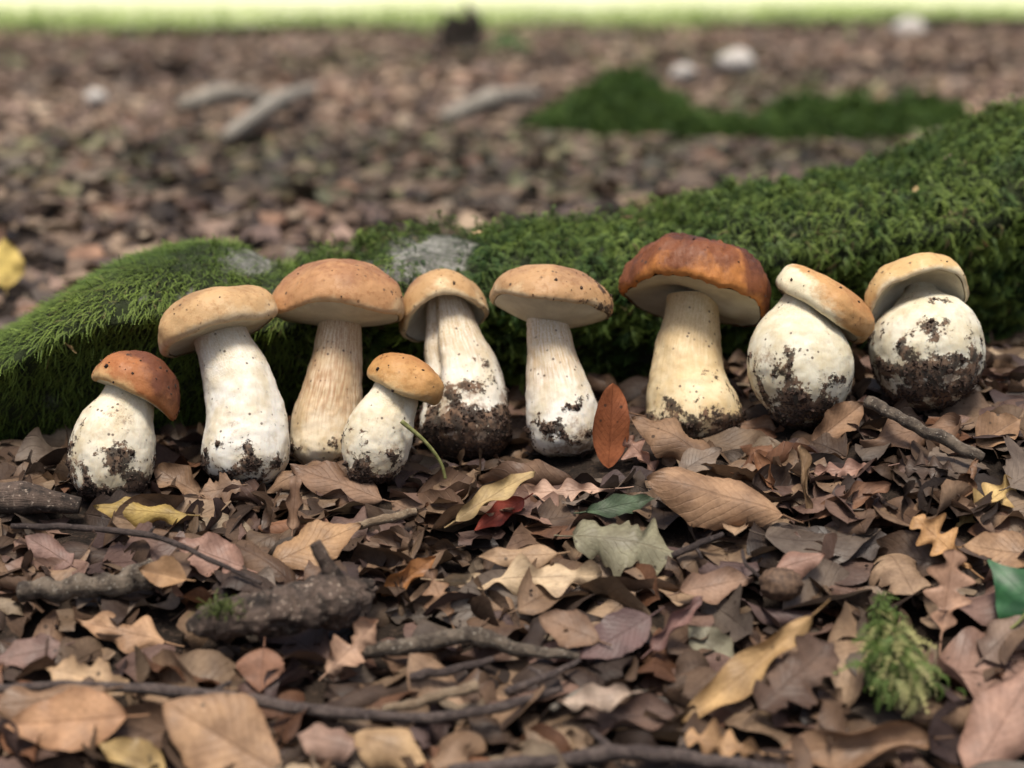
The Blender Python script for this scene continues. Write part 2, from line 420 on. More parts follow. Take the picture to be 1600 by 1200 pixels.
def root_moss(n):
    # area-weighted random points on the front, the top and a little of the back
    area = np.linalg.norm(np.cross(du, dv), axis=2)
    wgt = area.copy(); wgt[:, int(NV * 0.72):] *= 0.12
    pxs, pys = proj(rv.reshape(-1, 3)); pxs = pxs.reshape(NU, NV)
    wgt *= np.where((pxs < -120) | (pxs > 1750), 0.3, 1.0)
    wgt *= np.where(pxs < 500, 1.9, 1.0)
    wgt[-1] = 0; wgt[:, -1] = 0
    pr = (wgt / wgt.sum()).ravel()
    k = rng.choice(NU * NV, n, p=pr); i, j = k // NV, k % NV
    fu, fv = rng.random((2, n))[..., None] if False else (rng.random((n, 1)), rng.random((n, 1)))
    P = rv[i, j] * (1 - fu) * (1 - fv) + rv[i + 1, j] * fu * (1 - fv) + rv[i, j + 1] * (1 - fu) * fv + rv[i + 1, j + 1] * fu * fv
    N = rn[i, j]
    x, y = proj(P)
    bw = bare_w[i, j]
    keep = rng.random(n) > np.clip((bw - 0.12) * 2.0, 0, 0.86)
    P, N, x, y = P[keep], N[keep], x[keep], y[keep]
    n = len(P)
    clump = np.array([mnoise.noise((p[0] * 55, p[1] * 55, p[2] * 55)) for p in P])
    patch = np.array([mnoise.noise((p[0] * 11, p[1] * 11, p[2] * 11 + 5)) for p in P])
    left = np.clip((560 - x) / 160, 0, 1)
    hair = rng.random(n) < np.clip(left * 1.5, 0, 1)
    dn = np.array([0, 0, -1.0]) - N * (-N[:, 2])[:, None]
    # feather moss grows in drooping tufts: every frond belongs to a tuft and radiates from its middle
    nc = 4600; ctr = rng.choice(n, nc, replace=False); cp = P[ctr]
    own = np.zeros(n, int)
    for a in range(0, n, 2000):
        own[a:a + 2000] = np.argmin(((P[a:a + 2000, None, :] - cp[None]) ** 2).sum(-1), axis=1)
    outv = P - cp[own]; outv -= N * np.sum(outv * N, axis=1)[:, None]
    rr = np.linalg.norm(outv, axis=1); rq = np.clip(rr / 0.006, 0, 1.3)
    outv = outv / (rr[:, None] + 1e-5)
    Pt = P - outv * (rr * 0.55)[:, None] + N * (0.0050 * (1 - rq) + 0.009 * rng.random(nc)[own] ** 2 + 0.003 * patch)[:, None]
    Xt = outv * 0.75 + dn * 0.75 + np.array([0, 0, -0.15]) + N * ((0.70 - 0.45 * rq) * (1 - 0.45 * np.clip(N[:, 2], 0, 1)))[:, None] + rng.normal(0, 0.22, (n, 3))
    St = rng.uniform(0.0055, 0.0115, n) * (0.75 + 0.5 * rng.random(nc)[own])
    # hair-like moss combed downhill
    Xh = dn / (np.linalg.norm(dn, axis=1)[:, None] + 0.05) + np.array([-0.35, 0, 0]) + N * 0.10 + rng.normal(0, 0.42, (n, 3))
    Ph = P + N * (0.002 * clump)[:, None]; Sh = rng.uniform(0.0045, 0.0095, n)
    P = np.where(hair[:, None], Ph, Pt); X = np.where(hair[:, None], Xh, Xt); S = np.where(hair, Sh, St)
    pick = np.where(hair, 5 + rng.integers(0, 4, n), rng.integers(0, 5, n))
    tuft_tone = rng.normal(0, 0.22, nc)[own]
    hue = np.clip(0.5 + 0.4 * patch + np.where(hair, 0.18 + 0.25 * clump, tuft_tone) + rng.normal(0, 0.14, n), 0, 1)[:, None]
    base = np.array([0.008, 0.018, 0.005]) * (1 - hue) + np.array([0.022, 0.038, 0.008]) * hue  # near-black frond bases paint the shade of the gaps; lighter tips are new growth
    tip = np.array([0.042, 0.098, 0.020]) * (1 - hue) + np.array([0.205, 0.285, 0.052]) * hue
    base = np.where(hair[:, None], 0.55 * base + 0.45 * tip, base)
    dead = rng.random(n) < 0.012 + 0.10 * (patch > 0.42)
    tip[dead] = (0.17, 0.125, 0.055)
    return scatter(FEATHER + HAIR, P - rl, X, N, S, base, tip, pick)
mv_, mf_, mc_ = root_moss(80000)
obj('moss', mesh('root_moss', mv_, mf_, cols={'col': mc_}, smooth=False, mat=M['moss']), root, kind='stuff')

# ------------------------------------------------------------------ mushrooms
def stem_material(name, cream, tan, tan_from, dirtcol):
    b = NB(name); p = b.objc(); uv = b.uv()
    sx = b.n('SeparateXYZ', i0=uv); t = sx.outputs[1]
    dirt = b.attr('dirt'); stain = b.attr('stain')
    streak = b.noise(b.scale(uv, (26, 2.2, 1)), 3.2, 5, 0.6)
    mott = b.noise(p, 55, 4, 0.6); fine = b.noise(p, 700, 3, 0.6)
    c = b.mix(b.ramp(mott, 0.35, 0.68), cream, tuple(x * y for x, y in zip(cream, (0.80, 0.73, 0.60))))
    c = b.mix(b.ramp(b.noise(p, 150, 5, 0.7), 0.52, 0.68, 0, 0.35), c, tuple(x * y for x, y in zip(cream, (0.62, 0.50, 0.38))))
    tf = b.math('MULTIPLY', b.ramp(t, tan_from, tan_from + 0.35), b.ramp(streak, 0.36, 0.62, 0.25, 1.0))
    c = b.mix(tf, c, tan)
    c = b.mix(b.math('MULTIPLY', b.ramp(streak, 0.60, 0.74), 0.35), c, tuple(x * 0.62 for x in tan))
    # fine raised net near the top of the stalk
    vo = b.n('TexVoronoi', _feature='DISTANCE_TO_EDGE', Scale=1.0, Vector=b.scale(uv, (60, 34, 1))).outputs['Distance']
    net = b.math('MULTIPLY', b.ramp(vo, 0.12, 0.02), b.ramp(t, 0.55, 0.8))
    c = b.mix(b.math('MULTIPLY', net, 0.25), c, tuple(min(1, x * 1.15) for x in cream))
    nn = b.math('SUBTRACT', b.noise(p, 330, 6, 0.75), 0.5)
    st = b.ramp(b.math('ADD', stain, b.math('MULTIPLY', nn, 1.3)), 0.34, 0.72)
    c = b.mix(b.math('MULTIPLY', st, 0.75), c, (0.22, 0.135, 0.085))
    dd = b.ramp(b.math('ADD', dirt, b.math('MULTIPLY', nn, 1.9)), 0.46, 0.62)
    dc = b.mix(b.ramp(b.noise(p, 140, 3), 0.4, 0.65), dirtcol, (0.15, 0.086, 0.052))
    c = b.mix(b.math('MULTIPLY', dd, 0.94), c, dc)
    sp = b.n('TexVoronoi', Scale=210.0, Vector=p).outputs['Distance']
    spk = b.math('MULTIPLY', b.ramp(sp, 0.24, 0.14), b.ramp(b.noise(p, 70, 2), 0.50, 0.60))
    c = b.mix(b.math('MULTIPLY', spk, 0.85), c, (0.06, 0.035, 0.025))
    h = b.math('ADD', b.math('MULTIPLY', dd, 0.9), b.math('ADD', b.math('MULTIPLY', streak, 0.7), b.math('ADD', b.math('MULTIPLY', fine, 0.25), b.math('ADD', b.math('MULTIPLY', net, 0.3), mott))))
    return b.bsdf(c, b.ramp(dd, 0, 1, 0.55, 0.85), b.bump(h, 0.45, 0.0011), 0.3, sss=0.12, rad=(0.004, 0.0022, 0.0012))

def cap_material(name, c0, c1, c2, wrinkle=0.0):
    """c0 crown colour, c1 flank, c2 pale margin"""
    b = NB(name); p = b.objc()
    tone = b.attr('tone'); rad = b.attr('rad')
    n1 = b.math('SUBTRACT', b.noise(p, 38, 5, 0.65), 0.5); n2 = b.noise(p, 240, 4, 0.7)
    tt = b.math('ADD', tone, b.math('ADD', b.math('MULTIPLY', n1, 1.1), b.math('MULTIPLY', b.math('SUBTRACT', b.noise(p, 130, 4, 0.6), 0.5), 0.35)))
    c = b.mix(b.ramp(tt, 0.15, 0.55), c0, c1)
    c = b.mix(b.ramp(tt, 0.62, 1.02), c, c2)
    c = b.mix(b.ramp(n2, 0.50, 0.70, 0, 0.55), c, b.mix(1.0, c, (0.62, 0.5, 0.42), 'MULTIPLY'))
    dirt = b.attr('dirt')
    dd = b.ramp(b.math('ADD', dirt, b.math('MULTIPLY', b.math('SUBTRACT', b.noise(p, 320, 4, 0.7), 0.5), 1.1)), 0.50, 0.60)
    c = b.mix(b.math('MULTIPLY', dd, 0.9), c, (0.045, 0.027, 0.02))
    sp = b.n('TexVoronoi', Scale=150.0, Vector=p).outputs['Distance']
    spk = b.math('MULTIPLY', b.ramp(sp, 0.22, 0.12), b.ramp(b.noise(p, 60, 2), 0.53, 0.60))
    c = b.mix(b.math('MULTIPLY', spk, 0.85), c, (0.05, 0.03, 0.02))
    h = b.math('ADD', b.math('MULTIPLY', b.noise(p, 900, 2, 0.5), 0.22), b.math('ADD', b.math('MULTIPLY', n2, 0.35), b.math('MULTIPLY', dd, 0.8)))
    if wrinkle:
        wv = b.noise(b.scale(p, (1, 0.3, 0.25)), 260, 3, 0.6)
        h = b.math('ADD', h, b.math('MULTIPLY', wv, wrinkle))
    return b.bsdf(c, b.ramp(n2, 0.3, 0.7, 0.48, 0.72), b.bump(h, 0.6, 0.0012), 0.32, sss=0.06, rad=(0.004, 0.002, 0.001))
def pore_material():
    b = NB('pore_layer'); p = b.objc()
    n = b.noise(p, 60, 4); vo = b.n('TexVoronoi', Scale=1300.0, Vector=p).outputs['Distance']
    c = b.mix(b.ramp(n, 0.3, 0.7), (0.60, 0.55, 0.42), (0.46, 0.41, 0.31))
    c = b.mix(b.ramp(vo, 0.4, 0.1, 0, 0.25), c, (0.3, 0.26, 0.2))
    return b.bsdf(c, 0.7, b.bump(b.math('ADD', vo, n), 0.35, 0.0006), 0.25, sss=0.1)
M['pores'] = pore_material()

CRUMB_V = np.array([(0, 0, 1), (0.9, 0, 0.2), (0.2, 0.9, 0.1), (-0.8, 0.3, 0), (-0.4, -0.8, 0.2), (0.5, -0.7, -0.1), (0, 0, -0.8)])
CRUMB_F = np.array([(0, 1, 2), (0, 2, 3), (0, 3, 4), (0, 4, 5), (0, 5, 1), (6, 2, 1), (6, 3, 2), (6, 4, 3), (6, 5, 4), (6, 1, 5)])
def crumbs(P, S):
    n = len(P); VV = []
    for p, s in zip(P, S):
        q = rng.normal(0, 1, (3, 3)); q, _ = np.linalg.qr(q)
        VV.append((CRUMB_V * (rng.uniform(0.5, 1.2, 3) * s)) @ q + p)
    return np.concatenate(VV), (CRUMB_F[None] + (np.arange(n) * 7)[:, None, None]).reshape(-1, 3)

OBST = []     # footprints (x, y, r) that the leaf litter keeps clear of
def mushroom(label, axis, depth, lean, cap, cream, tan, tan_from, dirt_h, dirt_k, caps, seed, groove=None, wrinkle=0.0, capdirt=(0, 0, 0), crumb_n=500):
    """axis: (px, py, radius px) from base to top; depth of the base in metres along the view; lean: how far the top leans back (slope)"""
    y0 = axis[0][1]
    base = at_depth(axis[0][0], y0, depth)
    def W(px, py, extra=0.0):
        d = depth + lean * (y0 - py) / FPX * depth
        return at_depth(px, py, d + extra), d
    pts = []
    for (px, py, r) in axis:
        p, d = W(px, py); pts.append((*p, r * d / FPX))
    loc = np.array([base[0], base[1], base_z(base[0], base[1])])
    mroot = thing('porcini_mushroom', label, 'mushroom', tuple(loc), 'porcini mushrooms set in a row along the root')
    n, m = 104, 116
    q = catmull(pts, n); c, r = q[:, :3], np.maximum(q[:, 3], 0.0)
    tg = np.gradient(c, axis=0); tg /= np.linalg.norm(tg, axis=1)[:, None]
    # round off the base
    L = np.concatenate([[0], np.cumsum(np.linalg.norm(np.diff(c, axis=0), axis=1))]); L /= L[-1]
    th = np.linspace(0, 2 * math.pi, m, endpoint=False)
    V = np.zeros((n, m, 3)); D = np.zeros((n, m)); ST = np.zeros((n, m))
    for i in range(n):
        e1 = RIGHT - tg[i] * (RIGHT @ tg[i]); e1 /= np.linalg.norm(e1); e2 = np.cross(tg[i], e1)   # e2 away from or towards the camera
        if e2 @ FWD < 0: e2 = -e2
        for j in range(m):
            a = th[j] + math.pi / 2         # the seam sits at the back
            dvec = e1 * math.cos(a) + e2 * math.sin(a)
            k = 1 + 0.05 * mnoise.noise((math.cos(a) * 1.3 + seed, math.sin(a) * 1.3, L[i] * 2.0))
            if groove:
                ga, gd, gw = groove
                k -= gd * math.exp(-((a - math.pi / 2 - ga + math.pi) % (2 * math.pi) - math.pi) ** 2 / gw ** 2) * min(1, L[i] * 2.0)
            p = c[i] + dvec * r[i] * k
            nb = fbm(p, 45, seed, 4)
            V[i, j] = p + dvec * (0.0009 * nb + 0.0004 * fbm(p, 190, seed + 3, 3))
            hgt = (dirt_h - L[i]) * dirt_k
            D[i, j] = np.clip(0.32 + 0.42 * hgt + 0.75 * fbm(p, 75, seed + 9, 4), -0.4, 1.3) if hgt > -2.2 else -0.4
            ST[i, j] = np.clip(0.17 + 0.25 * hgt + 0.6 * fbm(p, 40, seed + 21, 4), -0.3, 0.9)
            if D[i, j] > 0.55: V[i, j] += dvec * 0.0009 * min(1, (D[i, j] - 0.55) * 3)
    V -= loc
    uv = np.stack(np.meshgrid(L, th / (2 * math.pi), indexing='ij')[::-1], -1).reshape(-1, 2)
    F = [tuple(x) for x in grid_faces(n, m, True)]
    F.append(tuple(range(m))[::-1])
    sm = stem_material('stem_%d' % seed, cream, tan, tan_from, (0.022, 0.014, 0.010))
    stem = obj('stem', mesh('stem', V.reshape(-1, 3), F, uv=uv, attrs={'dirt': D.ravel(), 'stain': ST.ravel()}, mat=sm), mroot)
    # crumbs of soil clinging to the dirty area
    if crumb_n:
        pr = np.clip(D.ravel() - 0.5, 0, None) ** 1.2 + 1e-9
        k = rng.choice(len(pr), crumb_n, p=pr / pr.sum())
        sz = rng.gamma(1.6, 0.00042, crumb_n) + 0.0003
        cv, cf = crumbs(V.reshape(-1, 3)[k], np.minimum(sz, 0.0032))
        o = obj('clinging_soil', mesh('clinging_soil', cv, cf, smooth=False, mat=M['crumb']), mroot, kind='stuff')
    OBST.append((base[0], base[1], max(p[3] for p in pts[:3]) * 0.72))

    # ---- cap: surface of revolution about its own tilted axis, with an uneven margin
    cx, cy = cap['c']; p0, dcap = W(cx, cy, cap.get('back', 0.0))
    k = dcap / FPX
    Rr, H, rim = cap['r'] * k, cap['h'] * k, cap['rim'] * k
    pi_, ro = R(cap['pitch']), R(cap['roll'])
    depth_r = cap.get('dr', 1.0)
    ax_x = RIGHT * math.cos(ro) - UP * math.sin(ro); up2 = UP * math.cos(ro) + RIGHT * math.sin(ro)
    ax_z = up2 * math.cos(pi_) + FWD * math.sin(pi_)          # pitch > 0 turns the underside to the camera
    ax_y = FWD * math.cos(pi_) - up2 * math.sin(pi_)
    m2 = 140
    under = cap['under'] * k
    prof = []                              # (r, z, part, u) part 0 = skin, 1 = pores
    for s in np.linspace(0, 1, 52):
        a = s * math.pi / 2
        e = cap.get('sq', 0.85)
        prof.append((Rr * math.sin(a) ** e if a > 0 else 0, H * math.cos(a) ** e if s < 1 else 0.0, 0, s))
    ri = Rr - rim * cap.get('roll_in', 0.8)
    for s in np.linspace(0, 1, 13)[1:]:
        a = s * math.pi / 2
        prof.append((ri + (Rr - ri) * math.cos(a), -rim * math.sin(a), 0, 1 + 0.12 * s))
    pore = []
    for s in np.linspace(0, 1, 26):
        rr = ri * (1 - s) + ri * 0.12 * s
        pore.append((rr * (0.985 if s < 0.02 else 1), -rim * 0.93 - under * (1 - (rr / ri) ** cap.get('up', 2.2)), 1, s))
    sr = random.Random(seed); ph = [sr.uniform(0, 6.28) for _ in range(6)]
    th2 = np.linspace(0, 2 * math.pi, m2, endpoint=False)
    def build(pr_):
        out = np.zeros((len(pr_), m2, 3)); RD = np.zeros((len(pr_), m2)); TN = np.zeros_like(RD); DT = np.zeros_like(RD)
        for i, (rr, zz, part, s) in enumerate(pr_):
            g = min(1.0, rr / Rr)
            for j in range(m2):
                a = th2[j]; ca, sa = math.cos(a), math.sin(a)           # ca: image right, sa: away from the camera
                kk = 1 + 0.030 * math.cos(2 * a + ph[0]) + 0.022 * math.cos(3 * a + ph[1]) + 0.012 * math.cos(5 * a + ph[2]) + 0.010 * math.cos(8 * a + ph[3])
                x, y = rr * kk * ca, rr * kk * sa * depth_r
                z = zz
                edge = g ** 2.5
                z += edge * Rr * (0.042 * math.cos(2 * a + ph[4]) + 0.03 * math.cos(4 * a + ph[5]) + 0.018 * mnoise.noise((ca * 4 + seed, sa * 4, 1)) + 0.014 * mnoise.noise((ca * 11 + seed, sa * 11, 3)))
                for (la, ld, lw) in cap.get('droop', ()):
                    dd = (a - R(la) + math.pi) % (2 * math.pi) - math.pi
                    z += -ld * Rr * edge * math.exp(-(dd / R(lw)) ** 2)
                for (la, lr, ld, lw) in cap.get('dent', ()):            # broad dents and bumps in the crown
                    bx_, by_ = lr * Rr * math.cos(R(la)), lr * Rr * math.sin(R(la))
                    z += ld * Rr * math.exp(-((x - bx_) ** 2 + (y - by_) ** 2) / (lw * Rr) ** 2)
                p = np.array((x, y, z))
                nn = fbm(p, 60, seed + 1.5, 4)
                amp = 0.0011 if part == 0 else 0.0006
                q = p + np.array((x, y, zz + 0.3 * H)) / (Rr + 1e-6) * amp * nn
                if wrinkle and part == 0:
                    wr = (mnoise.noise((a * 9 + seed + 1.6 * nn, rr / Rr * 1.6, 0)) + 0.7 * mnoise.noise((a * 21 + 2 * nn, rr / Rr * 2.5, 4))) * (1 - abs(2 * g - 1.25)) * wrinkle
                    q = q + np.array((ca, sa, 0.8)) * 0.0030 * max(-1, wr)
                out[i, j] = q
                RD[i, j] = s
                bx_, bs_ = cap.get('bias', (0, 0))
                TN[i, j] = cap.get('tone', 0.10) + 0.62 * s ** 1.6 + bx_ * ca * g + bs_ * sa * g + 0.20 * fbm(p, 24, seed + 5, 3) + cap.get('patch', 0) * fbm((a * 1.2, g * 0.8, seed), 1.3, 2.0, 3)
                if s > 1: TN[i, j] += 0.35 * (s - 1) / 0.12
                cda, cdr, cdk = capdirt
                if cdk:
                    ddx = math.cos(R(cda)) * ca + math.sin(R(cda)) * sa
                    DT[i, j] = np.clip(cdk * (ddx * g - cdr) + 0.7 * fbm(p, 90, seed + 13, 4), -0.4, 1.1)
                else: DT[i, j] = cap.get('soil', -0.30) + 0.75 * fbm(p, 55, seed + 13, 4)
        return out, RD, TN, DT
    off = p0 - loc
    A, RD, TN, DT = build(prof)
    Aw = A[..., 0:1] * ax_x + A[..., 1:2] * ax_y + A[..., 2:3] * ax_z + off
    cm = cap_material('cap_%d' % seed, *caps, wrinkle=wrinkle)
    co = obj('cap', mesh('cap', Aw.reshape(-1, 3), grid_faces(len(prof), m2, True)[:, ::-1], attrs={'tone': TN.ravel(), 'rad': RD.ravel(), 'dirt': DT.ravel()}, mat=cm), mroot)
    nd = cap.get('bits', 34); kk_ = rng.integers(20, 60, nd) * m2 + rng.integers(0, m2, nd)
    if capdirt[2]: kk_ = rng.integers(24, 62, nd) * m2 + (rng.normal(0, 22, nd).astype(int) % m2)
    dv_, df_ = crumbs(Aw.reshape(-1, 3)[kk_], np.minimum(rng.gamma(1.5, 0.00034, nd) + 0.00025, 0.002))
    obj('stuck_debris', mesh('stuck_debris', dv_, df_, smooth=False, mat=M['crumb']), co, kind='stuff')
    B, *_ = build(pore)
    Bw = B[..., 0:1] * ax_x + B[..., 1:2] * ax_y + B[..., 2:3] * ax_z + off
    obj('pore_layer', mesh('pore_layer', Bw.reshape(-1, 3), grid_faces(len(pore), m2, True)[:, ::-1], mat=M['pores']), co)
    return mroot

def gdepth(px, py, r, lift=0.0):
    """view depth of a base whose front touches the ground at image row py"""
    p = at_z(px, py, lift); q = p + np.array([0, r, 0]); return (q - CAM) @ FWD

CREAM = (0.66, 0.61, 0.49); WHITE = (0.73, 0.705, 0.635)
mushroom('short porcini with red-brown tilted cap and soil-smeared white foot, next to the white-stemmed one',
         [(160, 782, 22), (163, 768, 46), (170, 735, 64), (176, 700, 66), (186, 665, 59), (198, 635, 45), (209, 605, 38), (214, 590, 36)],
         gdepth(160, 782, 0.02), 0.30,
         dict(bits=90, c=(214, 606), r=72, h=56, rim=11, pitch=6, roll=22, under=4, soil=0.0, sq=0.92, bias=(-0.28, 0.0), droop=((0, 0.22, 50),)),
         CREAM, (0.60, 0.50, 0.34), 0.62, 0.32, 3.0, ((0.13, 0.045, 0.022), (0.33, 0.125, 0.042), (0.52, 0.33, 0.15)), 1, crumb_n=900)
mushroom('tall porcini with pale tan cap drooping at one side over a thick white stem',
         [(374, 758, 20), (376, 746, 50), (380, 720, 66), (384, 690, 68), (384, 655, 62), (378, 618, 57), (366, 580, 51), (352, 545, 44), (342, 520, 42)],
         gdepth(374, 758, 0.022), 0.22,
         dict(c=(338, 508), r=93, h=54, rim=15, pitch=7, roll=-16, under=4, sq=0.82, bias=(0.05, 0.0), droop=((195, 0.22, 45),)),
         WHITE, (0.58, 0.48, 0.33), 0.60, 0.18, 4.0, ((0.30, 0.175, 0.08), (0.47, 0.30, 0.145), (0.62, 0.48, 0.30)), 2, crumb_n=800)
mushroom('tall porcini with broad smooth tan-brown cap on a streaked straight stem',
         [(506, 728, 30), (506, 712, 49), (507, 690, 54), (510, 660, 54), (515, 630, 50), (521, 592, 45), (527, 548, 38), (530, 505, 33), (530, 480, 33)],
         gdepth(506, 722, 0.02), 0.18,
         dict(c=(530, 482), r=106, h=76, rim=10, pitch=7, roll=3, under=18, up=1.8, sq=0.95, bias=(0.05, 0.0), droop=((210, 0.10, 50),)),
         (0.68, 0.59, 0.44), (0.38, 0.235, 0.13), 0.10, 0.02, 4.0, ((0.25, 0.115, 0.055), (0.41, 0.22, 0.10), (0.58, 0.41, 0.23)), 3, crumb_n=60)
mushroom('small leaning porcini with orange-tan cap standing in front of the row',
         [(577, 756, 14), (577, 744, 34), (582, 718, 49), (588, 690, 54), (598, 660, 51), (612, 630, 40), (622, 606, 35), (628, 592, 32)],
         gdepth(577, 756, 0.012), 0.15,
         dict(c=(632, 602), r=61, h=46, rim=12, pitch=0, roll=23, under=3, sq=0.85, bias=(-0.05, 0.0)),
         CREAM, (0.60, 0.50, 0.30), 0.70, 0.25, 3.4, ((0.34, 0.16, 0.055), (0.46, 0.25, 0.09), (0.62, 0.46, 0.24)), 4, crumb_n=700)
mushroom('porcini with hooded tan cap and foot caked in dark soil',
         [(726, 718, 18), (726, 706, 48), (727, 684, 68), (727, 662, 71), (728, 640, 68), (726, 608, 65), (720, 575, 58), (712, 545, 50), (706, 512, 41), (700, 480, 34), (698, 466, 32)],
         gdepth(726, 708, 0.026), 0.25,
         dict(c=(692, 488), r=72, h=60, rim=10, pitch=27, roll=-14, under=-34, up=1.6, sq=0.80, bias=(0.22, 0.0), droop=((200, 0.26, 45), (0, 0.16, 40))),
         WHITE, (0.46, 0.35, 0.22), 0.38, 0.46, 4.6, ((0.25, 0.13, 0.065), (0.42, 0.26, 0.12), (0.66, 0.53, 0.33)), 5, groove=(R(134), 0.24, 0.24), crumb_n=2600)
mushroom('porcini with speckled tan cap and flared pale stem behind the upright russet leaf',
         [(880, 712, 28), (880, 698, 48), (880, 672, 56), (878, 645, 57), (873, 618, 52), (866, 582, 44), (859, 540, 36), (855, 500, 33), (854, 478, 33)],
         gdepth(880, 708, 0.02), 0.20,
         dict(bits=120, c=(862, 476), r=97, h=59, rim=9, pitch=9, roll=8, under=28, up=1.6, sq=0.98, bias=(-0.10, 0.0)),
         WHITE, (0.48, 0.35, 0.21), 0.28, 0.16, 4.2, ((0.26, 0.14, 0.07), (0.42, 0.25, 0.12), (0.56, 0.42, 0.25)), 6, capdirt=(0, 0.35, 0.9), crumb_n=500)
mushroom('porcini with large dark red-brown wrinkled cap on a thick cream stem',
         [(1088, 690, 50), (1086, 668, 74), (1083, 640, 75), (1077, 612, 67), (1074, 582, 58), (1075, 548, 51), (1079, 515, 45), (1082, 485, 41), (1083, 465, 40)],
         gdepth(1088, 676, 0.03), 0.20,
         dict(c=(1084, 462), r=118, h=80, rim=13, pitch=14, roll=12, under=-6, soil=-0.08, tone=-0.08, patch=0.60, sq=0.80, bias=(0.06, -0.24), dent=((0, 0.45, -0.10, 0.32), (180, 0.30, 0.12, 0.35))),
         (0.68, 0.56, 0.36), (0.50, 0.36, 0.19), 0.34, 0.24, 5.5, ((0.075, 0.026, 0.015), (0.165, 0.055, 0.020), (0.42, 0.165, 0.042)), 7, wrinkle=1.0, crumb_n=500)
mushroom('round-footed porcini with half cream, half tan cap slipping to one side',
         [(1243, 664, 16), (1244, 652, 38), (1248, 625, 66), (1250, 595, 80), (1249, 568, 83), (1250, 540, 78), (1253, 515, 65), (1258, 490, 48), (1264, 468, 38), (1268, 458, 36)],
         gdepth(1243, 664, 0.014), 0.22,
         dict(c=(1284, 478), r=84, h=42, rim=15, pitch=-3, roll=33, under=0, sq=0.72, bias=(-0.42, 0.0), droop=((0, 0.10, 40),)),
         (0.67, 0.635, 0.51), (0.56, 0.49, 0.34), 0.7, 0.36, 3.2, ((0.36, 0.18, 0.07), (0.46, 0.26, 0.105), (0.70, 0.63, 0.44)), 8, crumb_n=1300)
mushroom('porcini fallen back to show its round bulb smeared with brown soil under a cream-tan cap',
         [(1447, 634, 20), (1447, 622, 46), (1447, 600, 70), (1447, 572, 85), (1447, 545, 88), (1447, 515, 82), (1445, 492, 66), (1442, 474, 44), (1440, 458, 28), (1439, 446, 24)],
         gdepth(1447, 634, 0.012), 0.40,
         dict(c=(1430, 470), r=82, h=54, rim=9, pitch=40, roll=-12, under=-36, up=1.6, sq=0.80, bias=(0.0, 0.10), back=-0.008, droop=((185, 0.12, 45), (0, 0.14, 40))),
         (0.68, 0.65, 0.53), (0.56, 0.49, 0.35), 0.7, 0.47, 2.6, ((0.36, 0.20, 0.08), (0.52, 0.35, 0.155), (0.70, 0.60, 0.40)), 9, crumb_n=1300)
#@@LITTER
# ------------------------------------------------------------------ leaves
def outline(kind, t, rg):
    """half width (0..1 of the leaf's half width) along the leaf"""
    if kind == 'beech':   w = np.sin(np.pi * t ** 0.86) ** 0.80
    elif kind == 'ovate': w = np.sin(np.pi * t ** 0.72) ** 0.92
    elif kind == 'long':  w = np.sin(np.pi * t ** 0.95) ** 0.60
    elif kind == 'oak':
        env = np.sin(np.pi * np.clip(t, 0, 1) ** 1.25) ** 0.62 * (0.55 + 0.45 * t)
        ph = rg.uniform(-0.4, 0.4)
        w = env * (0.68 + 0.36 * np.cos(2 * np.pi * (4.2 * t ** 0.95) + ph))
    elif kind == 'lobed':
        env = np.sin(np.pi * t ** 0.80) ** 0.55
        w = env * (0.74 + 0.24 * np.cos(2 * np.pi * (2.6 * t) + rg.uniform(-0.5, 0.5)) + 0.10 * np.cos(2 * np.pi * 7 * t))
    else:                 w = np.sin(np.pi * t) ** 0.45                      # a torn fragment
    return w
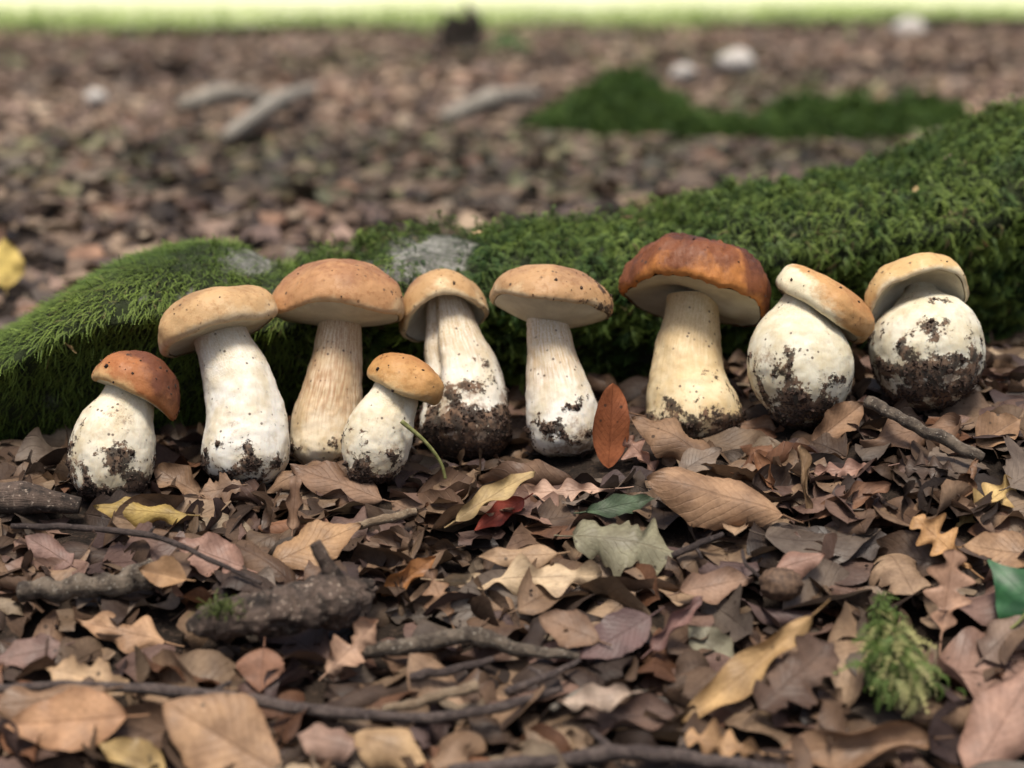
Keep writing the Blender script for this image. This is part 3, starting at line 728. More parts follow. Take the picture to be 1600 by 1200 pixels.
def leaf_geo(kind, L, Wd, rg, nu=22, ns=8, curl=0.0, bend=0.0, fold=0.0, wave=0.0, ribs=0.0, twist=0.0, rough=1.0):
    t = np.linspace(0.0, 1.0, nu); s = np.linspace(-1, 1, ns + 1 if ns % 2 == 0 else ns)
    ns = len(s)
    T, S = np.meshgrid(t, s, indexing='ij')
    wl = outline(kind, t, rg); wr = outline(kind, t, rg) if kind not in ('beech', 'ovate') else wl
    # bitten, ragged margins
    jag = 0.06 * rough
    o1, o2 = rg.uniform(0, 50, 2)
    jl = np.array([mnoise.noise((x * 9, o1, 0)) for x in t]); jr = np.array([mnoise.noise((x * 9, o2, 0)) for x in t])
    wl = np.maximum(0.012, wl * (1 + 2.2 * jag * jl)); wr = np.maximum(0.012, wr * (1 + 2.2 * jag * jr))
    if rough > 1.2:
        k = rg.integers(4, nu - 4) if nu > 9 else nu // 2
        b = np.exp(-((np.arange(nu) - k) / max(1.2, nu * 0.05)) ** 2) * rg.uniform(0.3, 0.7)
        if rg.random() < 0.5: wl = wl * (1 - b)
        else: wr = wr * (1 - b)
    hw = np.where(S < 0, wl[:, None], wr[:, None]) * Wd / 2
    x = (T - 0.5) * L + 0.02 * L * np.sin(S * 2) * 0; y = S * hw
    x = x + np.abs(y) * 0.18 * (1 - T)                                     # veins sweep forward
    z = fold * np.abs(y)
    if ribs:
        ph = (T - 0.30 * np.abs(S)) * 10.0
        z = z + ribs * L * 0.012 * (2 * np.abs((ph % 1) - 0.5) - 0.5) * np.minimum(1, 2.2 * np.abs(S)) * np.minimum(1, hw / (0.2 * Wd / 2 + 1e-9))
    p1, p2, p3 = rg.uniform(0, 6.28, 3)
    fq = rg.uniform(1.3, 2.6)
    z = z + wave * L * 0.09 * np.abs(S) ** 1.7 * np.where(S < 0, np.sin(fq * 6.28 * T + p1), np.sin(fq * 6.28 * T + p2))
    o = rg.uniform(0, 90)
    z = z + L * 0.035 * np.array([mnoise.noise((a * 3.2 + o, b_ * 3.2 / max(L, 1e-6) * 0.02, o)) for a, b_ in zip(T.ravel(), y.ravel() / max(L, 1e-6))]).reshape(T.shape)
    if curl:                                                                # roll about the midrib
        k = curl / (Wd / 2) * (0.7 + 0.5 * np.sin(np.pi * T + p3 * 0.2))
        yy = np.sin(k * y) / k; zz = (1 - np.cos(k * y)) / k
        y, z = yy - z * np.sin(k * y), zz + z * np.cos(k * y)
    if twist:
        a = twist * (T - 0.5); y, z = y * np.cos(a) - z * np.sin(a), y * np.sin(a) + z * np.cos(a)
    if bend:
        k = bend / (L / 2)
        xx = np.sin(k * x) / k; zz = (1 - np.cos(k * x)) / k
        x, z = xx - z * np.sin(k * x), zz + z * np.cos(k * x)
    V = np.stack([x, y, z], -1).reshape(-1, 3)
    F = grid_faces(nu, ns)[:, ::-1]
    uv = np.stack([T, (S + 1) / 2], -1).reshape(-1, 2)
    return V, F, uv
def stalk_geo(V, nu, ns, L, rg):
    """a thin leaf stalk continuing the midrib at the leaf's base: 4-sided tube"""
    g = V.reshape(nu, -1, 3); a, b = g[0, ns // 2], g[1, ns // 2]
    d = a - b; d /= np.linalg.norm(d) + 1e-9
    ln = L * rg.uniform(0.12, 0.22); side = np.array([0, 1.0, 0]); upv = np.array([0, 0, 1.0])
    rings = []
    for q in np.linspace(0, 1, 4):
        c = a + d * ln * q + upv * ln * 0.18 * q * q; r = 0.00065 - 0.0002 * q
        rings.append([c + side * r, c + upv * r, c - side * r, c - upv * r])
    SV = np.array(rings).reshape(-1, 3); SF = grid_faces(4, 4, True)
    return SV, SF

# heightfield on which the litter piles up
HX0, HX1, HY0, HY1, CELL = -1.0, 1.0, 0.25, 1.75, 0.004
HN, HM = int((HX1 - HX0) / CELL), int((HY1 - HY0) / CELL)
HF = np.array([[base_z(HX0 + (i + 0.5) * CELL, HY0 + (j + 0.5) * CELL) - 0.012 for j in range(HM)] for i in range(0, HN, 5)])
HF = np.repeat(HF, 5, axis=0)[:HN].copy()
def hidx(P):
    return np.clip(((P[:, 0] - HX0) / CELL).astype(int), 0, HN - 1), np.clip(((P[:, 1] - HY0) / CELL).astype(int), 0, HM - 1)
HT = HF.copy()       # true top of the pile, for what lies on it
def pile(x, y, r=4):
    i, j = hidx(np.array([[x, y, 0.0]])); return float(np.percentile(HT[max(0, i[0] - r):i[0] + r + 1, max(0, j[0] - r):j[0] + r + 1], 70))
def at_pile(px, py, h=0.0):
    q = 0.012
    for _ in range(6):
        p = at_z(px, py, q); q = 0.5 * q + 0.5 * (pile(p[0], p[1]) - base_z(p[0], p[1]) + h)
    return at_z(px, py, q)
def settle(P, pct=78, grow=0.5, top=False):
    i, j = hidx(P); gap = (HT if top else HF)[i, j] - P[:, 2]
    z = np.percentile(gap, pct)
    np.maximum.at(HT, (i, j), P[:, 2] + z)
    np.maximum.at(HF, (i, j), HF[i, j] + grow * np.maximum(0, P[:, 2] + z - HF[i, j]))
    return z
RU = np.interp(np.linspace(-1, 1, 200), ridge[:, 0], ridge[:, 1] - wid)       # front face of the root by x
def root_front(x): return float(np.interp(x, np.linspace(-1, 1, 200), RU))
def blocked(x, y, pad):
    if y > root_front(x) - pad + 0.055: return True
    return any((x - a) ** 2 + (y - b_) ** 2 < (r + pad) ** 2 for a, b_, r in OBST)

def rot_frame(X, Nn):
    X = X / np.linalg.norm(X); Z = Nn - X * (Nn @ X); Z /= np.linalg.norm(Z); return np.stack([X, np.cross(Z, X), Z])
def rand_frame(rg, tilt, y=2.0):
    a = rg.uniform(0, 2 * math.pi)
    nn = np.array([rg.normal(0, tilt), rg.normal(0, tilt) - 0.06 - 0.25 * (1 - sstep(0.89, 1.01, y)), 1.0]); nn /= np.linalg.norm(nn)
    return rot_frame(np.array([math.cos(a), math.sin(a), 0.0]), nn)

PAL = [  # linear colours of dead leaves, with the word a label uses
    ('tan', (0.34, 0.235, 0.145)), ('tan', (0.29, 0.19, 0.115)), ('brown', (0.19, 0.115, 0.070)), ('brown', (0.155, 0.098, 0.062)),
    ('dark brown', (0.085, 0.055, 0.040)), ('dark brown', (0.060, 0.041, 0.033)), ('russet', (0.25, 0.115, 0.055)), ('pinkish brown', (0.27, 0.165, 0.125)),
    ('pinkish brown', (0.23, 0.14, 0.115)), ('grey-brown', (0.17, 0.135, 0.108)), ('purplish brown', (0.115, 0.075, 0.072)), ('pale beige', (0.42, 0.33, 0.225))]
PAL = [(n_, tuple(0.80 * x + 0.16 * (0.3 * c_[0] + 0.5 * c_[1] + 0.2 * c_[2]) for x in c_)) for n_, c_ in PAL]
PALW = np.array([13, 13, 13, 11, 10, 9, 7, 7, 6, 9, 6, 4.0]); PALW /= PALW.sum()

# ---- the lower layers: small and broken leaves, one mass
def leaf_mass(name, n, sampler, nu, ns, size, tilt, near, dark=1.0, seed=0):
    rg = np.random.default_rng(seed)
    VV, FF, UU, CC, off = [], [], [], [], 0
    protos = []
    for q in range(28):
        kd = rg.choice(['beech', 'ovate', 'oak', 'scrap', 'long', 'scrap'], p=[0.42, 0.24, 0.12, 0.06, 0.10, 0.06])
        asp = {'beech': 0.60, 'ovate': 0.66, 'oak': 0.60, 'scrap': 0.62, 'long': 0.28, 'lobed': 0.8}[str(kd)]
        protos.append(leaf_geo(str(kd), 1.0, asp, rg, nu, ns, curl=rg.choice([rg.uniform(-0.5, 0.5), rg.uniform(-2.4, 2.4), rg.uniform(-1.4, 1.4)]), bend=rg.uniform(-0.8, 0.8), fold=rg.uniform(-0.4, 0.4),
                               wave=rg.uniform(0, 1.0), ribs=rg.uniform(0, 1.2), twist=rg.uniform(-1, 1), rough=rg.choice([0.5, 0.8, 1.5])))
    for _ in range(n):
        x, y = sampler(rg)
        L = rg.uniform(*size)
        if near and blocked(x, y, 0.08 * L): continue
        pv, pf, pu = protos[rg.integers(len(protos))]
        V = (pv * L) @ rand_frame(rg, tilt, y)
        V[:, 0] += x; V[:, 1] += y
        if near: V[:, 2] += settle(V, 70, 0.35)
        else: V[:, 2] += ground_z(x, y) - V[:, 2].min() * 0.8 + rg.uniform(0.0, 0.012)
        c = np.array(PAL[rg.choice(len(PAL), p=PALW)][1]) * rg.uniform(0.7, 1.25) * dark
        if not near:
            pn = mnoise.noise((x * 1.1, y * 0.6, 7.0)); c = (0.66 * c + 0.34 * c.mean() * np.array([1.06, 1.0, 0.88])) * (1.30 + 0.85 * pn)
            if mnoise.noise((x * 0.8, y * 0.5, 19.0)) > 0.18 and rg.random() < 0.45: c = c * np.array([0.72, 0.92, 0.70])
        VV.append(V); FF.append(pf + off); UU.append(pu); CC.append(np.tile(c, (len(V), 1))); off += len(V)
    return mesh(name, np.concatenate(VV), np.concatenate(FF), uv=np.concatenate(UU), cols={'col': np.concatenate(CC)}, mat=M['leaf_mass'])
def near_sampler(rg):
    y = math.sqrt(rg.uniform(0.36 ** 2, 1.32 ** 2)); return rg.uniform(-0.60, 0.60) * (0.45 + 0.62 * y), y
obj('broken_leaf_litter', leaf_mass('broken_leaf_litter', 4300, near_sampler, 15, 4, (0.022, 0.060), 0.60, True, 0.62, 3), kind='stuff',  # lower leaves coloured darker, painting in the shade beneath the top layer
    label='mass of small broken leaves underneath the larger ones', cat='leaf litter')

# ------------------------------------------------------------------ sticks, log chunk and other solid bits
MARKS = []     # (x, y, phrase) used to say where a leaf lies
def mark(px, py, phrase): p = at_z(px, py, 0.0); MARKS.append((p[0], p[1], phrase))
for px, py, ph in ((165, 770, 'by the foot of the short red-capped mushroom'), (378, 755, 'by the foot of the white-stemmed mushroom'), (506, 722, 'by the foot of the streaked-stem mushroom'),
                   (580, 755, 'by the foot of the small leaning mushroom'), (727, 705, 'by the soil-caked mushroom foot'), (880, 708, 'by the flared pale mushroom stem'),
                   (1085, 680, 'below the dark red-capped mushroom'), (1245, 664, 'below the round-footed mushroom'), (1447, 640, 'below the fallen-back round bulb')): mark(px, py, ph)

def stick(name, label, pts, rpx, mat, n=80, m=16, bump=0.20, lift=0.012, seed=0.0, end=None, cat='stick', stubs=(), bs=120, follow=True):
    """pts (px, py, height above the litter or None); rpx list of radii in px"""
    P, Rd = [], []
    for k, (px, py, z) in enumerate(pts):
        p = at_pile(px, py, z * 0.55); d = (p - CAM) @ FWD
        P.append(p); Rd.append(rpx[min(k, len(rpx) - 1)] * d / FPX)
    o = P[0] * np.array([1, 1, 0])
    q0 = catmull(np.column_stack([P, Rd]), 3 * len(P)); jr = np.random.default_rng(int(seed * 10) + 3)
    q0[1:-1, :3] += jr.normal(0, 0.13, (len(q0) - 2, 3)) * q0[1:-1, 3:4]; q0[:, 3] *= jr.uniform(0.96, 1.06, len(q0))     # crooked, with knots
    V, F, uv = tube_geo(q0[:, :3] - o, q0[:, 3], n, m, bump, bs, seed); P = np.array(P)
    if end is None and not stubs:
        me = mesh(name, V, F, uv=uv, mat=mat); ob = obj(name, me, None, tuple(o), label, cat)
    else:
        ob = thing(name, label, cat, tuple(o)); obj('bark', mesh('stick_bark', V, F, uv=uv, mat=mat), ob)
        if end is not None:
            a = P[0] - o; d = (P[0] - P[1]); d /= np.linalg.norm(d)
            v2, f2, u2 = tube_geo(np.array([a - d * 0.002, a + d * Rd[0] * 0.2, a + d * Rd[0] * 0.55]), [Rd[0] * 0.9, Rd[0] * 0.86, Rd[0] * 0.45], 10, 12, 0.35, 300, 3)
            obj('broken_end', mesh('broken_end', v2, f2, uv=u2, mat=end), ob)
        for (q, dx, dy, dz, ln, rr) in stubs:
            a = P[q] - o; d = np.array([dx, dy, dz]); d = d / np.linalg.norm(d) * ln
            v2, f2, u2 = tube_geo(np.array([a, a + d * 0.5 + [0, 0, 0.0006], a + d]), [rr, rr * 0.85, rr * 0.55], 12, 9, 0.2, 120, 5)
            obj('side_stub', mesh('side_stub', v2, f2, uv=u2, mat=mat), ob)
    for p, r in zip(catmull(np.column_stack([P, Rd]), 60)[:, :3], catmull(np.column_stack([P, Rd]), 60)[:, 3]):
        i, j = hidx(p[None]); HF[i[0], j[0]] = max(HF[i[0], j[0]], p[2] + 0.4 * r); HT[i[0], j[0]] = max(HT[i[0], j[0]], p[2] + 0.8 * r)
    return ob

# log chunk with cracked bark, a stub and a tuft of moss
def log_chunk():
    P, Rd = [], []
    for px, py, r, z in ((292, 982, 10, 0.006), (345, 968, 33, 0.011), (420, 952, 42, 0.018), (490, 946, 44, 0.018), (545, 932, 40, 0.014), (582, 916, 16, 0.012)):
        p = at_z(px, py, z); P.append(p); Rd.append(r * ((p - CAM) @ FWD) / FPX)
    P = np.array(P); o = P[2] * [1, 1, 0]
    t = thing('log_chunk', 'chunk of cracked bark-covered log with an upright stub', 'log', tuple(o))
    n, m = 110, 60
    V, F, uv = tube_geo(P - o, Rd, n, m, 0.34, 42, 6, 0.85)
    G = V[:n * m].reshape(n, m, 3); cen = G.mean(axis=1, keepdims=True); dirv = G - cen
    rad = np.linalg.norm(dirv, axis=2, keepdims=True); dirv /= rad + 1e-9
    for i in range(n):
        for j in range(m):
            p = G[i, j]
            cr = mnoise.voronoi((p[0] * 75 + 0.25 * fbm(p, 60), p[1] * 75, p[2] * 60))[0]
            e = min(1, (cr[1] - cr[0]) * 7.0)
            G[i, j] += dirv[i, j] * (0.0024 * e - 0.0020 + 0.0012 * fbm(p, 160, 3, 3))
    obj('bark', mesh('log_bark', G.reshape(-1, 3), F, uv=uv, mat=M['bark_log']), t)
    a = P[4] - o + [-0.006, -0.004, 0.010]
    v2, f2, u2 = tube_geo(np.array([a, a + [-0.005, 0, 0.010], a + [-0.011, 0.001, 0.022]]), [0.0052, 0.0042, 0.0034], 26, 14, 0.2, 140, 2)
    obj('stub', mesh('log_stub', v2, f2, uv=u2, mat=M['bark_log']), t)
    # tuft of moss at the darker end
    c = P[1] - o + [0.004, -0.008, 0.008]
    k = 160; Pm = c + rng.normal(0, [0.006, 0.004, 0.002], (k, 3)); Nn = np.tile([0, -0.3, 1.0], (k, 1)); X = rng.normal(0, 0.7, (k, 3)) + [0, -0.2, 0.6]
    v3, f3, c3 = scatter(HAIR, Pm, X, Nn, rng.uniform(0.004, 0.009, k), np.tile([0.03, 0.04, 0.012], (k, 1)), np.tile([0.10, 0.13, 0.03], (k, 1)), rng.integers(0, 4, k))
    obj('moss', mesh('log_moss', v3, f3, cols={'col': c3}, smooth=False, mat=M['moss']), t, kind='stuff')
    for p, r in zip(catmull(P, 60), np.interp(np.linspace(0, 1, 60), np.linspace(0, 1, 6), Rd)):
        for q in np.linspace(-r, r, 12):
            i, j = hidx((p + [0, q, 0])[None]); HF[i[0], j[0]] = max(HF[i[0], j[0]], p[2] + 0.6 * r)
        OBST.append((p[0], p[1], r * 0.7))
log_chunk()
mark(440, 985, 'beside the bark-covered log chunk')
# dark lump of root bark at the left end of the row
P_ = np.array([at_z(-90, 790, 0.0), at_z(0, 782, 0.004), at_z(60, 782, 0.005), at_z(125, 790, 0.0)]); o_ = P_[1] * [1, 1, 0]
v_, f_, u_ = tube_geo(P_ - o_, [0.010, 0.012, 0.011, 0.006], 60, 30, 0.3, 40, 3, 0.8)
obj('bark_lump', mesh('bark_lump', v_, f_, uv=u_, mat=M['bark_log']), None, tuple(o_), 'mottled lump of exposed root bark beside the short red-capped mushroom', 'root bark')
for px in (0, 40, 80, 110): p = at_z(px, 788, 0); OBST.append((p[0], p[1], 0.014))
# ------------------------------------------------------------------ the leaves one can pick out
def put_leaf(name, V, F, uv, colr, label, cat='leaf', group=None, nu=None, ns=None, L=None, rg=None, stalk=False):
    o = V.mean(axis=0); o[2] = V[:, 2].min()
    if stalk:
        SV, SF = stalk
        k = len(V); V = np.vstack([V, SV]); F = np.vstack([F, SF + k]); uv = np.vstack([uv, np.tile([0.02, 0.5], (len(SV), 1))])
    ob = obj(name, mesh(name, V - o, F, uv=uv, mat=M['leaf']), None, tuple(o), label, cat, group)
    ob.color = (*colr, 1)
    return ob
HERO_N = 0
def hero(label, name, kind, tip, base, wpx, colr, tilt=32, side=0.0, curl=0.0, bend=0.0, fold=0.1, wave=0.4, ribs=0.0, twist=0.0, rough=1.0, z=None, nu=44, ns=14, sink=0.0, pct=88, seed=None, y=None, stalk=True):
    """tip and base in the photograph, width in px; tilt raises the far side, side tips it left or right"""
    global HERO_N
    HERO_N += 1
    curl, wave, tilt = curl * 1.35, wave * 1.3, tilt + (9 if tilt < 60 else 0)
    rg = np.random.default_rng(1000 + HERO_N if seed is None else seed)
    cx, cy = (tip[0] + base[0]) / 2, (tip[1] + base[1]) / 2
    p = at_pile(cx, cy, 0.006) if y is None else at_y(cx, cy, y)
    v = p - CAM; d = v @ FWD; el = math.asin(-v[2] / np.linalg.norm(v))
    ta = R(tilt); fy = np.array([0, math.cos(ta), math.sin(ta)]); sx_ = math.sin(el + ta)
    a = (tip[0] - base[0]) * d / FPX; b_ = (base[1] - tip[1]) * d / FPX / max(0.25, sx_)
    Xd = np.array([1.0, 0, 0]) * a + fy * b_; L = np.linalg.norm(Xd)
    nn = np.array([0, -math.sin(ta), math.cos(ta)]); nn = nn + np.array([math.sin(R(side)), 0, 0])
    # width: px measured across the leaf in the picture
    Yd = np.cross(nn / np.linalg.norm(nn), Xd / L); pw = math.hypot(Yd @ RIGHT, Yd @ UP)
    Wd = wpx * d / FPX / max(0.35, pw)
    Wd = min(Wd, 1.1 * L)
    V, F, uv = leaf_geo(kind, L, Wd, rg, nu, ns, curl, bend, fold, wave, ribs, twist, rough)
    st = None
    if stalk: st = stalk_geo(V, nu, ns + 1 if ns % 2 == 0 else ns, L, rg)
    M3 = rot_frame(Xd, nn)
    V = V @ M3
    c = p.copy(); V = V + c
    V[:, 2] -= c[2]
    if z is None: dz = settle(V, pct, 0.4, True) - sink
    else: dz = base_z(c[0], c[1]) + z - V[:, 2].min(); settle(V + [0, 0, dz], 50, 0.2)
    # slide along the view ray so that the leaf keeps its place once its height is known
    V[:, 2] += dz
    if z is None and y is None:
        q = at_abs(cx, cy, V[:, 2].mean()); V[:, 0] += q[0] - c[0]; V[:, 1] += q[1] - c[1]
    else: q = c
    if st is not None:
        SV = st[0] @ M3 + np.array([q[0], q[1], dz]); st = (SV, st[1])
    colr = tuple(1.18 * x for x in colr)
    return put_leaf(name, V, F, uv, colr, label, stalk=st if st is not None else False)

TAN, TAN2, BR, DK = (0.34, 0.235, 0.145), (0.29, 0.19, 0.115), (0.19, 0.115, 0.070), (0.075, 0.050, 0.038)
PINK, PUR, GREY, RUS, BEI = (0.31, 0.195, 0.155), (0.125, 0.080, 0.080), (0.19, 0.155, 0.125), (0.27, 0.095, 0.04), (0.45, 0.36, 0.245)
OLV, GGR = (0.30, 0.225, 0.075), (0.21, 0.22, 0.155)

for px, py, ph in ((1405, 1010, 'beside the moss tuft'), (1570, 920, 'beside the ivy leaf'), (1440, 690, 'beside the stubby broken stick'), (220, 835, 'near the thin dark twig'),
                   (330, 1090, 'near the long knobbly twig'), (735, 1000, 'near the lichen-mottled branch'), (960, 1180, 'beside the grey branch with a stub'), (815, 905, 'around the beige wavy oak leaf'),
                   (965, 850, 'around the grey-green lobed leaf'), (1120, 780, 'around the broad veined beech leaf'), (345, 1140, 'around the big tan beech leaf'), (1490, 820, 'around the orange-tan oak leaf'),
                   (130, 915, 'near the rotten piece of branch'), (960, 1000, 'around the smooth purple-brown leaf'), (1220, 918, 'near the nut husk'), (600, 812, 'near the straw-coloured stick'), (780, 800, 'near the brick-red leaf')): mark(px, py, ph)

# ---- the other leaves of the top layer, each an object of its own
NL = 235
rg = np.random.default_rng(77)
made = 0; tries = 0
LABS = set()
while made < NL and tries < 6000:
    tries += 1
    y = math.sqrt(rg.uniform(0.50 ** 2, 1.22 ** 2)); x = rg.uniform(-0.36, 0.36) * (y + 0.05)
    kd = str(rg.choice(['beech', 'ovate', 'oak', 'long', 'lobed'], p=[0.40, 0.22, 0.22, 0.08, 0.08]))
    L = float(np.clip(rg.normal(0.064, 0.013), 0.034, 0.092)); asp = {'beech': 0.58, 'ovate': 0.62, 'oak': 0.62, 'long': 0.26, 'lobed': 0.85}[kd]
    if blocked(x, y, 0.38 * L): continue
    form = str(rg.choice(['flat', 'curled', 'folded', 'rolled', 'crinkled'], p=[0.14, 0.40, 0.15, 0.13, 0.18]))
    kw = dict(curl=rg.uniform(-0.35, 0.35), bend=rg.uniform(-0.4, 0.4), fold=rg.uniform(-0.15, 0.2), wave=rg.uniform(0.1, 0.5), twist=rg.uniform(-0.3, 0.3))
    if form == 'curled': kw.update(curl=rg.choice([-1, 1]) * rg.uniform(0.9, 1.9), bend=rg.uniform(-1.2, 1.2))
    if form == 'folded': kw.update(fold=rg.choice([-1, 1]) * rg.uniform(0.6, 1.2))
    if form == 'rolled': kw.update(curl=rg.choice([-1, 1]) * rg.uniform(2.0, 3.0))
    if form == 'crinkled': kw.update(wave=rg.uniform(1.0, 1.8), twist=rg.uniform(-1, 1))
    V, F, uv = leaf_geo(kd, L, L * asp, rg, 24, 8, ribs=rg.uniform(0.4, 1.4) if kd == 'beech' else 0.0, rough=rg.choice([0.4, 0.8, 1.5]), **kw)
    steep = rg.random() < 0.45; Mx = rand_frame(rg, 0.75 if steep else 0.36, y); st = stalk_geo(V, 24, 9, L, rg) if rg.random() < 0.4 else None
    V = V @ Mx; sh = np.array([x, y, 0.0]); V += sh
    dz = settle(V, 58 if steep else 74, 0.4); V[:, 2] += dz
    ci = rg.choice(len(PAL), p=PALW); cn, cc = PAL[ci]
    cc = np.array(cc) * rg.uniform(0.72, 1.15)
    size = 'small' if L < 0.056 else ('large' if L > 0.072 else 'medium')
    kn = {'beech': 'beech leaf', 'ovate': 'oval leaf', 'oak': 'oak leaf', 'long': 'narrow leaf', 'lobed': 'lobed leaf'}[kd]
    for m_ in sorted(MARKS, key=lambda m_: (m_[0] - x) ** 2 + (m_[1] - y) ** 2)[:4]:
        lab = f'{size} {form} {cn} {kn} {m_[2]}'
        if lab not in LABS: break
    LABS.add(lab)
    put_leaf(kn.replace(' ', '_'), V, F, uv, cc, lab, group='loose leaves in the top layer of the litter', stalk=(st[0] @ Mx + sh + [0, 0, dz], st[1]) if st else False)
    made += 1

# ---- sticks and twigs lying on the leaves
stick('long_twig', 'long knobbly grey-brown twig with side shoots lying beside the big tan leaf',
      [(-40, 1078, 0.006), (110, 1072, 0.010), (230, 1076, 0.014), (330, 1086, 0.016), (450, 1104, 0.014), (570, 1118, 0.012), (700, 1120, 0.012), (800, 1100, 0.010), (875, 1078, 0.004)],
      [7, 8, 9, 10, 9.5, 9, 8, 7, 5], M['bark_twig'], n=150, seed=3, cat='twig', stubs=((5, 0.1, -0.6, 0.2, 0.014, 0.0014), (3, 0.8, 0.5, 0.4, 0.012, 0.0016)))
stick('lichen_branch', 'short bent branch mottled with pale lichen beside the bark-covered log chunk',
      [(560, 1018, 0.008), (640, 1008, 0.012), (735, 994, 0.016), (810, 1012, 0.012), (905, 1026, 0.004)], [13, 13, 14, 11, 6], M['bark_lichen'], seed=4, bump=0.22, cat='branch')
stick('forked_twig', 'thin smooth forked grey twig below the purplish leaf',
      [(790, 1082, 0.004), (850, 1058, 0.010), (905, 1032, 0.010)], [6, 6, 3.5], M['bark_twig'], seed=14, cat='twig', stubs=((1, -0.7, 0.4, 0.3, 0.010, 0.0013),))
stick('fallen_branch', 'grey branch with one stub lying in front beside the rolled brown leaf',
      [(700, 1204, 0.004), (820, 1194, 0.010), (960, 1178, 0.012), (1080, 1184, 0.012), (1230, 1204, 0.006)], [9, 11, 12, 11, 9], M['bark_twig'], n=120, seed=5, cat='branch', stubs=((2, -0.7, 0.5, 0.5, 0.016, 0.0022),))
stick('straw_stick', 'short straw-coloured stick below the small leaning mushroom',
      [(556, 822, 0.010), (600, 812, 0.012), (650, 799, 0.012)], [6, 7, 6], M['bark_pale'], seed=6)
stick('peeled_twig', 'pale peeled knotty twig behind the long knobbly twig',
      [(598, 1108, 0.012), (650, 1098, 0.016), (700, 1084, 0.018), (745, 1072, 0.012)], [6, 8, 9, 10], M['bark_pale'], seed=7, cat='twig', bump=0.3)
stick('rotten_branch', 'rotten grey-brown piece of branch beside the mossy log chunk',
      [(30, 925, 0.004), (110, 918, 0.010), (180, 914, 0.012), (245, 890, 0.012)], [14, 17, 18, 20], M['bark_lichen'], seed=8, bump=0.35, cat='branch')
stick('white_sliver', 'short pale wood sliver beside the forked twig',
      [(862, 1108, 0.008), (905, 1082, 0.010), (930, 1072, 0.010)], [5, 5, 3.5], M['weathered'], seed=9, cat='twig')
stick('dark_stub_twig', 'short dark crooked twig beside the grey-green lobed leaf',
      [(1050, 868, 0.008), (1085, 852, 0.014), (1130, 834, 0.010)], [5, 5.5, 4], M['bark_dark'], seed=10, cat='twig', stubs=((1, 0.3, -0.3, -0.5, 0.009, 0.0013),))
stick('under_twig', 'dark slim twig behind the lichen branch',
      [(640, 1058, 0.006), (700, 1048, 0.008), (770, 1030, 0.006)], [7, 7, 5], M['bark_dark'], seed=11, cat='twig')
stick('bare_twig', 'slim bare twig by the short stubby stick and round-footed mushroom',
      [(1190, 905, 0.010), (1165, 880, 0.02), (1160, 860, 0.02)], [3, 3, 2.5], M['bark_dark'], seed=12, cat='twig')
st_ = [(696, 748, 0.006), (688, 722, 0.016), (664, 690, 0.030), (627, 658, 0.046)]
P_ = np.array([at_y(px, py, 0.955) for px, py, z in st_]); o_ = P_[0] * [1, 1, 0]
v_, f_, u_ = tube_geo(P_ - o_, [0.0011, 0.0011, 0.0013, 0.0015], 40, 8, 0.08, 80)
obj('leaf_stalk', mesh('leaf_stalk', v_, f_, uv=u_, mat=M['stem_green']), None, tuple(o_), 'slender olive-green leaf stalk curving up against the small leaning mushroom', 'stalk')


# beech nut husk
def nut():
    p = at_pile(1220, 918, 0.004); n, m = 22, 26; V = []
    for i in range(n):
        a = math.pi * i / (n - 1)
        for j in range(m):
            b_ = 2 * math.pi * j / m; d = np.array([math.sin(a) * math.cos(b_) * 1.15, math.sin(a) * math.sin(b_), math.cos(a) * 0.85])
            V.append(d * 0.0105 * (1 + 0.14 * fbm(d, 3, 2) + 0.06 * math.sin(11 * b_) * math.sin(a)))
    o = obj('beech_nut_husk', mesh('beech_nut_husk', V, grid_faces(n, m, True), uv=np.zeros((n * m, 2)), mat=plain('nut_husk', (0.05, 0.03, 0.02), (0.13, 0.08, 0.05), 300)), None, (p[0], p[1], p[2] + 0.002), 'rough dark brown nut husk half sunk in the leaves', 'nut husk')
nut()


# ---- the leaves that stand out
hero('dark brown crumpled leaf lying under the moss tuft', 'crumpled_leaf', 'lobed', (1310, 1000), (1180, 1105), 105, (0.10, 0.066, 0.050), tilt=30, wave=0.7, rough=1.5)
hero('grey-brown flat leaf below the broad veined beech leaf', 'flat_leaf', 'ovate', (1130, 700), (1060, 735), 40, GREY, tilt=20)
hero('dark grey leathery leaf with a stiff raised edge beside the nut husk', 'leathery_leaf', 'ovate', (1308, 870), (1395, 838), 52, (0.075, 0.066, 0.064), tilt=40, curl=0.8, wave=0.7)
hero('dark lobed oak leaf behind the tan oak leaves', 'oak_leaf', 'oak', (1415, 728), (1505, 740), 60, (0.085, 0.062, 0.050), tilt=30, wave=0.8)
hero('brown ribbed beech leaf standing up between the round-footed mushroom and the stubby stick', 'beech_leaf', 'beech', (1352, 626), (1268, 690), 62, (0.21, 0.135, 0.085), tilt=48, ribs=1.4, fold=0.4, curl=0.4)
hero('brown wavy leaf lying behind the stubby broken stick', 'wavy_leaf', 'ovate', (1340, 690), (1500, 668), 52, (0.155, 0.10, 0.068), tilt=25, wave=1.2, curl=-0.6)
hero('tan folded leaf below the fallen-back bulb, past the stick end', 'folded_leaf', 'ovate', (1600, 650), (1520, 690), 55, TAN2, tilt=30, fold=0.5)
hero('brown rolled-up leaf tube beside the end of the stubby stick', 'rolled_leaf', 'long', (1495, 775), (1535, 712), 52, BR, tilt=25, curl=2.6)
hero('brown oak leaf covering the foot of the dark red-capped mushroom', 'oak_leaf', 'oak', (1212, 668), (1010, 650), 62, (0.24, 0.152, 0.100), tilt=38, wave=0.6, rough=1.3)
hero('curled ribbed beech leaf leaning in front of the thick cream stem', 'beech_leaf', 'beech', (990, 652), (1112, 722), 62, (0.20, 0.13, 0.082), tilt=34, ribs=1.3, curl=-1.0, bend=-0.5)
